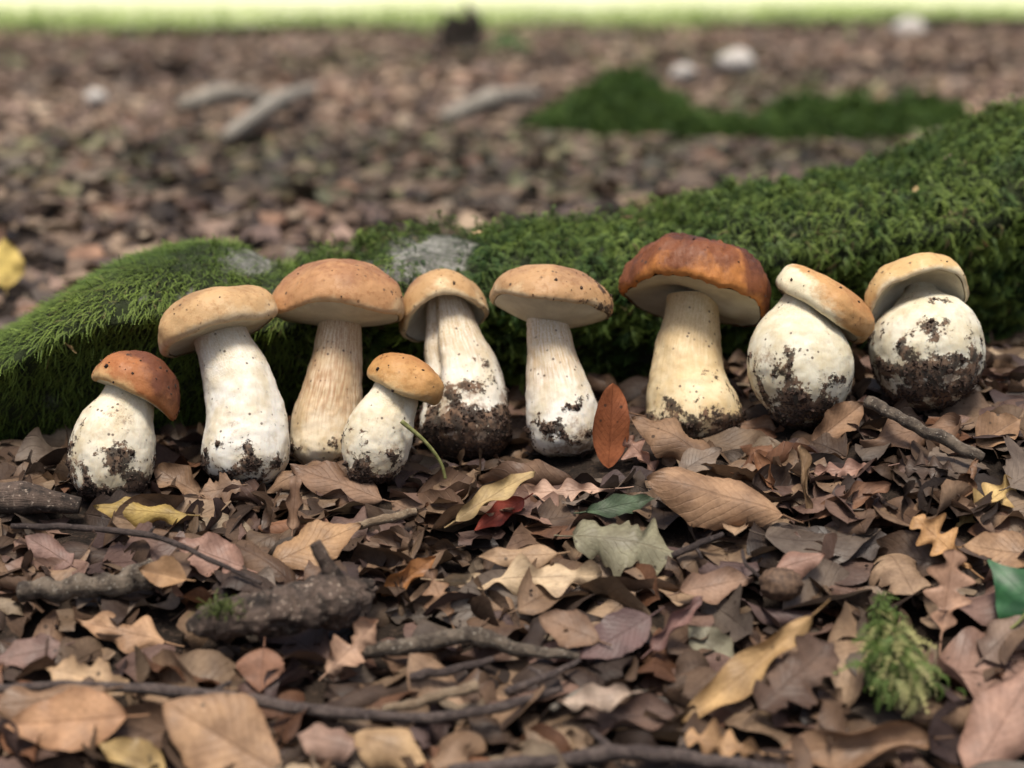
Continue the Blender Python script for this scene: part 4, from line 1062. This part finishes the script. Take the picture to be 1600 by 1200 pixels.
hero('upright russet leaf standing like a flame beside the flared pale stem', 'upright_leaf', 'long', (957, 620), (951, 752), 62, RUS, tilt=84, fold=0.3, wave=0.12, curl=0.15, rough=0.5, twist=0.35, z=-0.010, y=0.980, stalk=False)
hero('pale pinkish crinkled oak leaf next to the upright russet leaf', 'oak_leaf', 'oak', (978, 682), (1030, 745), 58, PINK, tilt=55, wave=1.3, curl=0.8)
hero('broad brown veined beech leaf with its near edge turned over, below the red-capped mushroom', 'beech_leaf', 'beech', (1014, 752), (1222, 806), 112, (0.27, 0.175, 0.108), tilt=38, ribs=0.8, curl=-0.75, fold=-0.15, bend=-0.3, nu=60, ns=20)
hero('russet curled leaf rearing up behind the broad veined beech leaf', 'curled_leaf', 'ovate', (1180, 702), (1205, 760), 42, (0.25, 0.13, 0.07), tilt=65, curl=1.2)
hero('thin brown leaf rolled upright beside the russet curled leaf', 'rolled_leaf', 'long', (1252, 694), (1262, 800), 38, (0.21, 0.145, 0.085), tilt=72, curl=1.8, twist=0.7)
hero('pinkish oak leaf lying flat below the round-footed mushroom', 'oak_leaf', 'oak', (1270, 738), (1385, 728), 40, PINK, tilt=30, wave=0.6)
hero('long brown leaf with curled sides below the pinkish oak leaf', 'long_leaf', 'beech', (1398, 752), (1268, 806), 46, (0.185, 0.105, 0.066), tilt=32, curl=0.9)
hero('pale pink oak leaf lying before the upright russet leaf', 'oak_leaf', 'oak', (806, 770), (962, 764), 48, (0.40, 0.285, 0.225), tilt=33, wave=0.5, rough=1.2)
hero('long narrow straw-coloured leaf lying over the red leaf', 'long_leaf', 'long', (836, 734), (712, 810), 32, (0.36, 0.28, 0.145), tilt=36, curl=0.5, bend=-0.2)
hero('small brick-red leaf between the straw-coloured and the pink oak leaf', 'red_leaf', 'ovate', (740, 828), (820, 778), 42, (0.30, 0.062, 0.040), tilt=46, curl=0.4, fold=0.3, pct=98)
hero('dark green narrow leaf behind the grey-green lobed leaf', 'green_leaf', 'beech', (1024, 778), (915, 800), 32, (0.055, 0.088, 0.052), tilt=38, wave=0.4)
hero('large grey-green lobed leaf with pale veins, fallen flat', 'lobed_leaf', 'lobed', (1062, 868), (896, 838), 112, (0.215, 0.215, 0.150), tilt=33, wave=0.6, fold=-0.15, bend=-0.4, curl=-0.4, nu=60, ns=18, rough=1.3)
hero('small tan leaf with rolled edge behind the beige wavy oak leaf', 'small_leaf', 'ovate', (745, 872), (872, 866), 36, (0.33, 0.235, 0.15), tilt=33, curl=-0.7)
hero('long beige oak leaf with wavy lobes in front of the grey-green leaf', 'oak_leaf', 'oak', (942, 898), (692, 908), 76, BEI, tilt=38, wave=0.6, curl=-0.4, nu=64, ns=16, rough=0.8)
hero('orange-brown curled leaf beside the beige wavy oak leaf', 'curled_leaf', 'ovate', (682, 866), (596, 930), 52, (0.30, 0.145, 0.055), tilt=52, curl=1.1)
hero('brown crumpled oak leaf hanging down beside the orange-brown curl', 'oak_leaf', 'oak', (668, 890), (712, 985), 62, (0.22, 0.14, 0.09), tilt=42, wave=0.8, curl=-0.5)
hero('olive-yellow ribbed leaf rolled at its edge below the short red-capped mushroom', 'beech_leaf', 'beech', (146, 794), (294, 806), 42, OLV, tilt=38, ribs=1.0, curl=-1.2)
hero('tan ribbed beech leaf below the small leaning mushroom', 'beech_leaf', 'beech', (562, 818), (428, 880), 60, (0.33, 0.215, 0.12), tilt=33, ribs=1.6, fold=0.2, curl=-0.4)
hero('brown arched leaf between the white-stemmed and the streaked-stem mushroom', 'arched_leaf', 'ovate', (410, 772), (512, 728), 56, (0.205, 0.135, 0.088), tilt=36, curl=-1.4, bend=-0.6)
hero('brown ribbed leaf at the foot of the streaked-stem mushroom', 'beech_leaf', 'beech', (450, 728), (600, 782), 58, (0.185, 0.12, 0.082), tilt=28, ribs=1.1, curl=-0.8)
hero('slim hanging brown leaf beside the arched leaf', 'slim_leaf', 'long', (462, 742), (458, 826), 34, (0.22, 0.145, 0.10), tilt=58, curl=1.0)
hero('brown leaf tilted up against the short red-capped mushroom', 'tilted_leaf', 'ovate', (228, 722), (318, 772), 48, (0.21, 0.14, 0.09), tilt=32, curl=0.6, wave=0.6)
hero('small two-lobed brown leaf below the white-stemmed mushroom', 'lobed_leaf', 'lobed', (312, 770), (378, 758), 50, (0.215, 0.145, 0.098), tilt=44, wave=0.5)
hero('mauve-brown cupped leaf beside the thin dark twig', 'cupped_leaf', 'ovate', (36, 838), (116, 884), 52, (0.205, 0.135, 0.118), tilt=40, curl=-0.9)
hero('pinkish torn leaf lying under the thin dark twig', 'torn_leaf', 'ovate', (268, 842), (384, 886), 60, (0.295, 0.19, 0.155), tilt=36, wave=0.7, rough=1.6)
hero('tan leaf folded in two beside the rotten piece of branch', 'folded_leaf', 'ovate', (216, 886), (292, 902), 44, (0.33, 0.215, 0.12), tilt=36, fold=0.6)
hero('pale tan leaf with curled edge below the rotten branch', 'curled_leaf', 'ovate', (114, 968), (262, 1004), 46, (0.36, 0.235, 0.145), tilt=32, curl=-0.6, wave=0.7)
hero('reddish-brown wedge-shaped leaf below the log chunk', 'wedge_leaf', 'ovate', (408, 1080), (410, 1010), 74, (0.215, 0.118, 0.078), tilt=40, fold=0.3)
hero('pale crumpled pinkish leaf at the end of the log chunk', 'crumpled_leaf', 'lobed', (590, 968), (512, 1050), 62, (0.37, 0.255, 0.185), tilt=44, wave=1.2, rough=1.5)
hero('mauve-brown flat leaf lying far from the log below the pale tan leaf', 'flat_leaf', 'ovate', (-10, 1032), (98, 1008), 48, (0.19, 0.13, 0.115), tilt=28)
hero('purple-brown smooth leaf below the beige wavy oak leaf', 'smooth_leaf', 'ovate', (904, 1028), (1018, 962), 66, PUR, tilt=34, fold=0.12, wave=0.2)
hero('purplish leaf curling upward beside the smooth purple-brown leaf', 'curled_leaf', 'beech', (1100, 930), (1016, 1012), 40, (0.165, 0.098, 0.092), tilt=46, curl=1.2, twist=0.6)
hero('brown veined leaf half under the smooth purple-brown leaf', 'beech_leaf', 'beech', (842, 962), (936, 1000), 54, (0.205, 0.135, 0.092), tilt=33, ribs=0.8)
hero('grey-green papery leaf beside the long golden leaf', 'papery_leaf', 'ovate', (1076, 975), (1142, 1042), 68, (0.215, 0.215, 0.16), tilt=40, curl=0.5)
hero('long golden-tan leaf bent like a ribbon beside the moss tuft', 'long_leaf', 'long', (1062, 1122), (1275, 962), 54, (0.37, 0.255, 0.125), tilt=40, curl=0.35, bend=0.25, nu=60, rough=0.7)
hero('orange-tan oak leaf below the yellow oak leaf', 'oak_leaf', 'oak', (1432, 806), (1512, 888), 84, (0.46, 0.285, 0.135), tilt=44, wave=0.6)
hero('yellow-tan oak leaf raised beside the orange-tan one', 'oak_leaf', 'oak', (1592, 752), (1484, 826), 76, (0.45, 0.335, 0.15), tilt=42, wave=0.8)
hero('pinkish-tan oak leaf hanging point up beside the ivy leaf', 'oak_leaf', 'oak', (1496, 858), (1464, 1002), 98, (0.34, 0.22, 0.155), tilt=52, wave=0.4)
hero('tan smooth leaf beneath the orange-tan oak leaf', 'smooth_leaf', 'ovate', (1505, 850), (1620, 868), 60, (0.31, 0.205, 0.125), tilt=30)
hero('grey-brown curled leaf below the ivy leaf', 'curled_leaf', 'ovate', (1620, 955), (1530, 1030), 72, (0.175, 0.13, 0.105), tilt=40, curl=-1.0)
hero('large pinkish-brown smooth leaf in front of the grey-brown curl', 'large_leaf', 'ovate', (1640, 1035), (1500, 1215), 96, (0.30, 0.195, 0.155), tilt=36, curl=-0.5)
hero('big brown leaf rolled into a scoop in front of the moss tuft', 'rolled_leaf', 'ovate', (1208, 1172), (1462, 1150), 96, (0.21, 0.135, 0.085), tilt=46, curl=1.3, nu=56)
hero('tan curled oak leaf beside the rolled scoop leaf', 'oak_leaf', 'oak', (1070, 1150), (1200, 1178), 74, (0.36, 0.235, 0.13), tilt=42, wave=1.0)
hero('big tan beech leaf with clear veins below the long knobbly twig', 'beech_leaf', 'beech', (250, 1096), (440, 1204), 122, (0.34, 0.225, 0.138), tilt=42, ribs=0.7, fold=0.2, curl=-0.35, nu=60, ns=20)
hero('pale tan leaf lying over the long knobbly twig', 'pale_leaf', 'lobed', (70, 1042), (205, 1074), 66, (0.47, 0.345, 0.22), tilt=38, curl=0.4)
hero('brown leaf rolled lengthwise beneath the pale tan leaf', 'rolled_leaf', 'beech', (-20, 1110), (165, 1082), 66, (0.245, 0.16, 0.10), tilt=36, curl=-1.5)
hero('orange-tan pointed leaf below the lengthwise-rolled leaf', 'pointed_leaf', 'ovate', (6, 1132), (200, 1118), 88, (0.40, 0.245, 0.145), tilt=40, fold=0.15, wave=0.3)
hero('olive-tan leaf rising beside the big tan beech leaf', 'olive_leaf', 'ovate', (150, 1158), (262, 1208), 62, (0.33, 0.245, 0.11), tilt=42)
hero('grey-pink leaf arched beside the grey branch', 'arched_leaf', 'ovate', (462, 1150), (556, 1172), 66, (0.255, 0.175, 0.14), tilt=38, curl=-0.9)
hero('tan leaf with pink tip beside the grey branch', 'beech_leaf', 'beech', (668, 1190), (548, 1150), 66, (0.37, 0.265, 0.155), tilt=36, curl=-0.7, bend=-0.4)
hero('dark cupped leaf behind the grey branch', 'cupped_leaf', 'ovate', (885, 1128), (1060, 1110), 72, (0.10, 0.066, 0.054), tilt=32, curl=0.9)
hero('whitish torn leaf beside the pale wood sliver', 'torn_leaf', 'ovate', (870, 1098), (986, 1082), 34, (0.42, 0.35, 0.29), tilt=32, wave=0.8, rough=1.6)
hero('yellow blurred leaf standing at the far side of the mossy root', 'yellow_leaf', 'ovate', (6, 368), (10, 448), 62, (0.62, 0.50, 0.16), tilt=74, z=0.0, y=1.6)
hero('olive dusty leaf beside the papery grey-green leaf', 'dusty_leaf', 'ovate', (1180, 900), (1060, 925), 46, (0.25, 0.17, 0.125), tilt=30, wave=0.8)
hero('pink-brown leaf arched behind the nut husk', 'arched_leaf', 'ovate', (1290, 868), (1212, 890), 42, (0.30, 0.19, 0.15), tilt=36, curl=-0.8)

stick('broken_stick', 'stubby bark-covered stick with pale snapped end below the fallen-back bulb',
      [(1358, 628, 0.030), (1410, 655, 0.026), (1470, 685, 0.018), (1535, 716, 0.008)], [10, 9.5, 10, 9], M['bark_lichen'], end=M['wood_end'], seed=1)
stick('dark_twig', 'thin dark twig arching across the litter below the short red-capped mushroom',
      [(18, 822, 0.012), (110, 824, 0.018), (232, 836, 0.020), (310, 866, 0.018), (408, 912, 0.006)], [4.5, 5, 5, 4, 3], M['bark_dark'], seed=2, cat='twig', stubs=((2, 0.4, 0.2, 0.5, 0.006, 0.0012),))
# scraps caught in the moss of the root
RPX, RPY = proj(rv.reshape(-1, 3)); RDP = (rv.reshape(-1, 3) - CAM) @ FWD
def scrap(px, py, L, asp, colr, label, curl, ang):
    d2 = (RPX - px) ** 2 + (RPY - py) ** 2 + ((RDP - RDP.min()) * 200) ** 2
    k = int(np.argmin(d2)); p = rv.reshape(-1, 3)[k]; nn = rn.reshape(-1, 3)[k]
    rg = np.random.default_rng(int(px)); V, F, uv = leaf_geo('ovate', L, L * asp, rg, 20, 6, curl=curl, bend=0.5, wave=0.6)
    t1 = np.cross(nn, [0, 1.0, 0.2]); t1 /= np.linalg.norm(t1); t2 = np.cross(nn, t1)
    V = V @ rot_frame(t1 * math.cos(ang) + t2 * math.sin(ang), nn) + p + nn * 0.0125
    put_leaf('leaf_scrap', V, F, uv, colr, label, group=None)
scrap(1485, 252, 0.011, 0.4, (0.42, 0.36, 0.26), 'small pale curled scrap caught high in the root moss', 1.6, 0.6)
scrap(752, 378, 0.009, 0.7, (0.40, 0.30, 0.17), 'tiny tan scrap in the moss beside the bare bark patch', 0.6, 0.2)
scrap(1424, 312, 0.008, 0.6, (0.36, 0.28, 0.14), 'tiny yellowish scrap in the moss above the fallen-back mushroom', 0.8, 1.0)
scrap(1522, 372, 0.010, 0.22, (0.36, 0.21, 0.10), 'thin orange-brown sliver in the moss beside the cream-tan cap', 0.5, 1.4)
scrap(112, 522, 0.012, 0.16, (0.48, 0.38, 0.18), 'straw-coloured sliver in the hair-like moss above the short red-capped mushroom', 0.3, 1.2)
scrap(980, 352, 0.010, 0.5, (0.20, 0.13, 0.08), 'small brown scrap in the moss near the dark red-brown cap', 0.9, 0.1)

# crumbs and fragments scattered over the leaves
def debris(n):
    P, S = [], []
    rg = np.random.default_rng(5)
    while len(P) < n:
        x, y = near_sampler(rg)
        i, j = hidx(np.array([[x, y, 0]])); P.append((x, y, HF[i[0], j[0]] - 0.0015)); S.append(min(0.004, rg.gamma(1.5, 0.0006) + 0.0003))
    return crumbs(np.array(P), np.array(S))
v_, f_ = debris(3500)
obj('soil_crumbs', mesh('soil_crumbs', v_, f_, smooth=False, mat=M['crumb']), kind='stuff', label='dark crumbs of soil strewn over the leaves', cat='soil')

# ------------------------------------------------------------------ moss tuft and ivy
def moss_tuft(px, py, wpx, hpx, label, n=420, pale=True, z=0.02):
    p = at_z(px, py, z); k = ((p - CAM) @ FWD) / FPX; W, Hh = wpx * k, hpx * k
    t = thing('moss_tuft', label, 'moss', (p[0], p[1], p[2] - z * 0.6))
    P, X, S, C0, C1 = [], [], [], [], []
    for i in range(n):
        q = rng.random() ** 0.8; r = rng.normal(0, 0.42)
        x = r * W / 2 * (0.45 + 0.9 * (1 - q)) + 0.10 * W * math.sin(5 * q); yy = (-0.45 * (1 - q) + rng.normal(0, 0.15)) * W
        P.append((x, yy, Hh * 0.85 * q + 0.004)); X.append((x / W * 1.3 + rng.normal(0, 0.35), -0.45 + rng.normal(0, 0.25), -0.75 + 0.75 * q + rng.normal(0, 0.3)))
        S.append(rng.uniform(0.10, 0.26) * (W + Hh))
        pl = pale and (x > -W * 0.22) and rng.random() < 0.7
        C0.append((0.05, 0.085, 0.018)); C1.append((0.42, 0.39, 0.17) if pl else (0.10, 0.155, 0.032))
    P = np.array(P); Nn = np.column_stack([P[:, 0] * 30, P[:, 1] * 30 - 0.5, np.full(n, 0.8)])
    v, f, c = scatter(FEATHER, P, np.array(X), Nn, np.array(S), np.array(C0), np.array(C1), rng.integers(0, 5, n))
    obj('fronds', mesh('moss_tuft_fronds', v, f, cols={'col': c}, smooth=False, mat=M['moss']), t, kind='stuff')
    v2, f2, u2 = tube_geo(np.array([(-W * 0.4, 0, 0.0), (0, 0, Hh * 0.3), (W * 0.4, 0, 0.0)]), [W * 0.1, W * 0.32, W * 0.1], 20, 14, 0.3, 60)
    obj('cushion', mesh('moss_cushion', v2, f2, uv=u2, mat=M['root_body']), t)
moss_tuft(1390, 1050, 88, 96, 'loose feathery moss tuft with pale yellowish fronds among the leaves', 360, True, 0.012)
moss_tuft(1378, 950, 40, 42, 'small green moss sprig behind the pale feathery tuft', 110, False, 0.016)

def ivy():
    p = at_z(1588, 925, 0.022)
    t = thing('ivy_leaf', 'fresh glossy green ivy leaf at the edge of the litter', 'ivy leaf', (p[0], p[1], p[2] - 0.022))
    out = [(0, -0.5), (0.22, -0.58), (0.52, -0.30), (0.42, -0.02), (0.30, 0.12), (0.10, 0.40), (0, 0.62), (-0.10, 0.40), (-0.30, 0.12), (-0.42, -0.02), (-0.52, -0.30), (-0.22, -0.58)]
    V, F = [], []
    rings = 8; o2 = catmull(out + [out[0]], 61)[:-1]; m = len(o2)
    for q in np.linspace(0.02, 1, rings):
        for (x, y) in o2:
            x, y = x * q, (y + 0.1) * q - 0.1
            V.append((x * 0.036, y * 0.036, -0.010 * (x * x + y * y) * 1.6 + 0.0016 * abs(x) - 0.001 * math.sin(9 * math.atan2(x, y + 0.5)) * q))
    V = np.array(V); F = grid_faces(rings, m, True)
    M3 = rot_frame(np.array([0.75, 0.1, 0.66]), np.array([-0.15, -0.78, 0.62]))
    V = V @ M3 + [0, 0, 0.024]
    b = NB('ivy_green'); pz = b.objc(); n = b.noise(pz, 90, 4)
    mat = b.bsdf(b.mix(b.ramp(n, 0.3, 0.7), (0.012, 0.060, 0.020), (0.034, 0.125, 0.042)), 0.48, b.bump(n, 0.3, 0.001), 0.5, transl=0.1)
    obj('blade', mesh('ivy_blade', V, F, mat=mat), t)
    a = np.array([0, -0.3, 0.0]); s0 = np.array((0, -0.012, 0.0)) @ M3 + [0, 0, 0.024]
    v2, f2, u2 = tube_geo(np.array([s0, s0 + [-0.010, -0.004, -0.010], [s0[0] - 0.016, s0[1], 0.002]]), [0.0009, 0.001, 0.001], 20, 7, 0.05, 50)
    obj('stalk', mesh('ivy_stalk', v2, f2, uv=u2, mat=M['stem_green']), t)
ivy()

# ------------------------------------------------------------------ background woodland floor
def far_sampler(rg):
    y = math.sqrt(rg.uniform(1.35 ** 2, 5.0 ** 2)); return rg.uniform(-0.62, 0.62) * y * 0.9, y
def farther_sampler(rg):
    y = math.sqrt(rg.uniform(4.8 ** 2, 12.2 ** 2)); return rg.uniform(-0.55, 0.55) * y * 0.9, y
obj('fallen_leaf_carpet', leaf_mass('fallen_leaf_carpet', 11000, far_sampler, 5, 2, (0.030, 0.075), 0.34, False, 0.95, 11), kind='stuff', label='carpet of fallen leaves behind the mossy root', cat='leaf litter')
obj('distant_leaf_carpet', leaf_mass('distant_leaf_carpet', 14000, farther_sampler, 4, 2, (0.05, 0.11), 0.32, False, 1.1, 12), kind='stuff', label='distant carpet of fallen leaves reaching to the meadow', cat='leaf litter')

def moss_mound(px0, px1, py_base, hpx, label, seed, humps):
    a, b_ = at_z(px0, py_base, 0.0), at_z(px1, py_base, 0.0); c = (a + b_) / 2; W = abs(b_[0] - a[0]); k = ((c - CAM) @ FWD) / FPX; Hm = hpx * k
    t = thing('moss_mound', label, 'moss mound', (c[0], c[1], 0.0))
    nu, nv = 50, 24; V = np.zeros((nu, nv, 3))
    for i in range(nu):
        s = i / (nu - 1)
        h = Hm * sum(hh * math.exp(-((s - ss) / ww) ** 2) for ss, hh, ww in humps) * math.sin(math.pi * s) ** 0.4
        for j in range(nv):
            an = math.pi * j / (nv - 1)
            p = np.array([(s - 0.5) * W, -math.cos(an) * (0.06 + 0.9 * h), math.sin(an) * h - 0.02])
            V[i, j] = p + np.array([0, 0, 1]) * (0.05 * nz(p, 9, seed) + 0.03 * nz(p, 22, seed)) * math.sin(an)
    obj('earth', mesh('mound_earth', V.reshape(-1, 3), grid_faces(nu, nv), uv=np.zeros((nu * nv, 2)), mat=M['root_body']), t)
    n = 5200; i = rng.integers(0, nu, n); j = rng.integers(0, nv - 4, n); P = V[i, j] + rng.normal(0, 0.006, (n, 3))
    Nn = np.column_stack([rng.normal(0, 0.3, n), -np.cos(np.pi * j / (nv - 1)), np.sin(np.pi * j / (nv - 1)) + 0.2])
    X = Nn * 0.8 + rng.normal(0, 0.5, (n, 3)) + [0, 0, -0.2]
    hue = rng.random((n, 1))
    v, f, cc = scatter(FEATHER, P, X, Nn, rng.uniform(0.022, 0.045, n), np.array([0.018, 0.045, 0.010]) + 0 * hue, np.array([0.035, 0.080, 0.016]) * (1 - hue) + np.array([0.115, 0.185, 0.036]) * hue, rng.integers(0, 5, n))
    obj('moss', mesh('mound_moss', v, f, cols={'col': cc}, smooth=False, mat=M['moss']), t, kind='stuff')
moss_mound(828, 1150, 196, 70, 'blurred bright green moss mound behind the red-capped mushroom', 3.0, ((0.20, 0.62, 0.16), (0.42, 0.70, 0.20), (0.75, 0.40, 0.2)))
moss_mound(1176, 1505, 200, 54, 'blurred darker moss mound beyond the high end of the mossy root', 8.0, ((0.26, 0.85, 0.20), (0.55, 0.45, 0.2), (0.78, 0.70, 0.17)))
def stump():
    p = at_z(722, 66, 0.04); k = ((p - CAM) @ FWD) / FPX
    t = thing('tree_stump', 'dark low stump far off near the meadow edge', 'stump', (p[0], p[1], 0.0))
    v, f, u = tube_geo(np.array([(0, 0, -0.05), (0, 0, 0.06), (0.01, 0, 0.15), (0, 0, 42 * k)]), [36 * k, 34 * k, 30 * k, 22 * k], 16, 18, 0.35, 6)
    obj('wood', mesh('stump_wood', v, f, uv=u, mat=M['dark_wood']), t)
    v, f, u = tube_geo(np.array([(30 * k, -0.1, -0.02), (70 * k, -0.1, 12 * k), (120 * k, -0.1, -0.02)]), [6 * k, 16 * k, 6 * k], 16, 12, 0.3, 6)
    obj('mossy_root', mesh('stump_root', v, f, uv=u, mat=plain('stump_moss', (0.03, 0.07, 0.015), (0.07, 0.13, 0.03), 12)), t)
stump()
def far_log(name, label, p0, p1, rpx, mat, cat):
    a, b_ = at_z(*p0, 0.03), at_z(*p1, 0.03); k = ((a - CAM) @ FWD) / FPX; o = a * [1, 1, 0]
    mid = (a + b_) / 2 + [0, 0, 0.015]
    v, f, u = tube_geo(np.array([a, mid, b_]) - o, [rpx[0] * k, rpx[1] * k, rpx[2] * k], 30, 14, 0.35, 9)
    obj(name, mesh(name, v, f, uv=u, mat=mat), None, tuple(o), label, cat)
far_log('fallen_branch', 'pale barkless branch slanting across the distant leaf floor', (352, 214), (488, 140), (10, 17, 12), M['weathered'], 'branch')
far_log('wood_slab', 'greyish wood piece lying behind the slanting pale branch', (285, 164), (410, 150), (12, 15, 9), M['weathered'], 'wood')
far_log('split_log', 'pale split log lying beside the bright moss mound', (698, 182), (836, 148), (12, 15, 12), M['weathered'], 'log')
def stone(px, py, rpx, label, seed, mat, name='pale_stone', cat='stone'):
    p = at_z(px, py, 0.03); k = ((p - CAM) @ FWD) / FPX; n, m = 16, 20; V = []
    for i in range(n):
        a = math.pi * i / (n - 1)
        for j in range(m):
            b_ = 6.2832 * j / m; d = np.array([math.sin(a) * math.cos(b_), math.sin(a) * math.sin(b_), math.cos(a) * 0.75])
            V.append(d * rpx * k * (1 + 0.25 * fbm(d, 1.6, seed)))
    obj(name, mesh(name, V, grid_faces(n, m, True), mat=mat), None, (p[0], p[1], 0.03), label, cat)
stone(1150, 100, 30, 'rounded pale stone far behind the moss mounds', 2, M['pale_stone'])
stone(1420, 48, 26, 'low whitish stone near the meadow edge', 5, M['pale_stone'])
stone(150, 152, 17, 'small pale stone on the distant leaf floor beyond the root', 8, M['pale_stone'])
stone(1068, 114, 18, 'small grey-white stone next to the rounded pale stone', 11, M['pale_stone'])

# grass at the meadow edge, sunlight put into its bright colour
def grass(n):
    rg = np.random.default_rng(9); V, F = [], []
    for i in range(n):
        x = rg.uniform(-7, 7); y = meadow_edge(x) + rg.normal(0.4, 1.3); h = rg.uniform(0.06, 0.16); a = rg.uniform(0, 3.14); w_ = 0.006
        dx, dy = math.cos(a) * w_, math.sin(a) * w_; lx, ly = rg.normal(0, 0.04, 2); k = len(V)
        V += [(x - dx, y - dy, 0.05), (x + dx, y + dy, 0.05), (x + lx, y + ly, 0.05 + h)]; F.append((k, k + 1, k + 2))
    return np.array(V), np.array(F)
v_, f_ = grass(9000)
obj('meadow_grass_blades', mesh('meadow_grass_blades', v_, f_, smooth=False, mat=plain('sun_painted_blade', (0.30, 0.42, 0.12), (0.48, 0.58, 0.22), 3, 0.6, 0.3)), kind='stuff', label='yellow-green grass painted sunlit-bright at the wood edge', cat='grass')
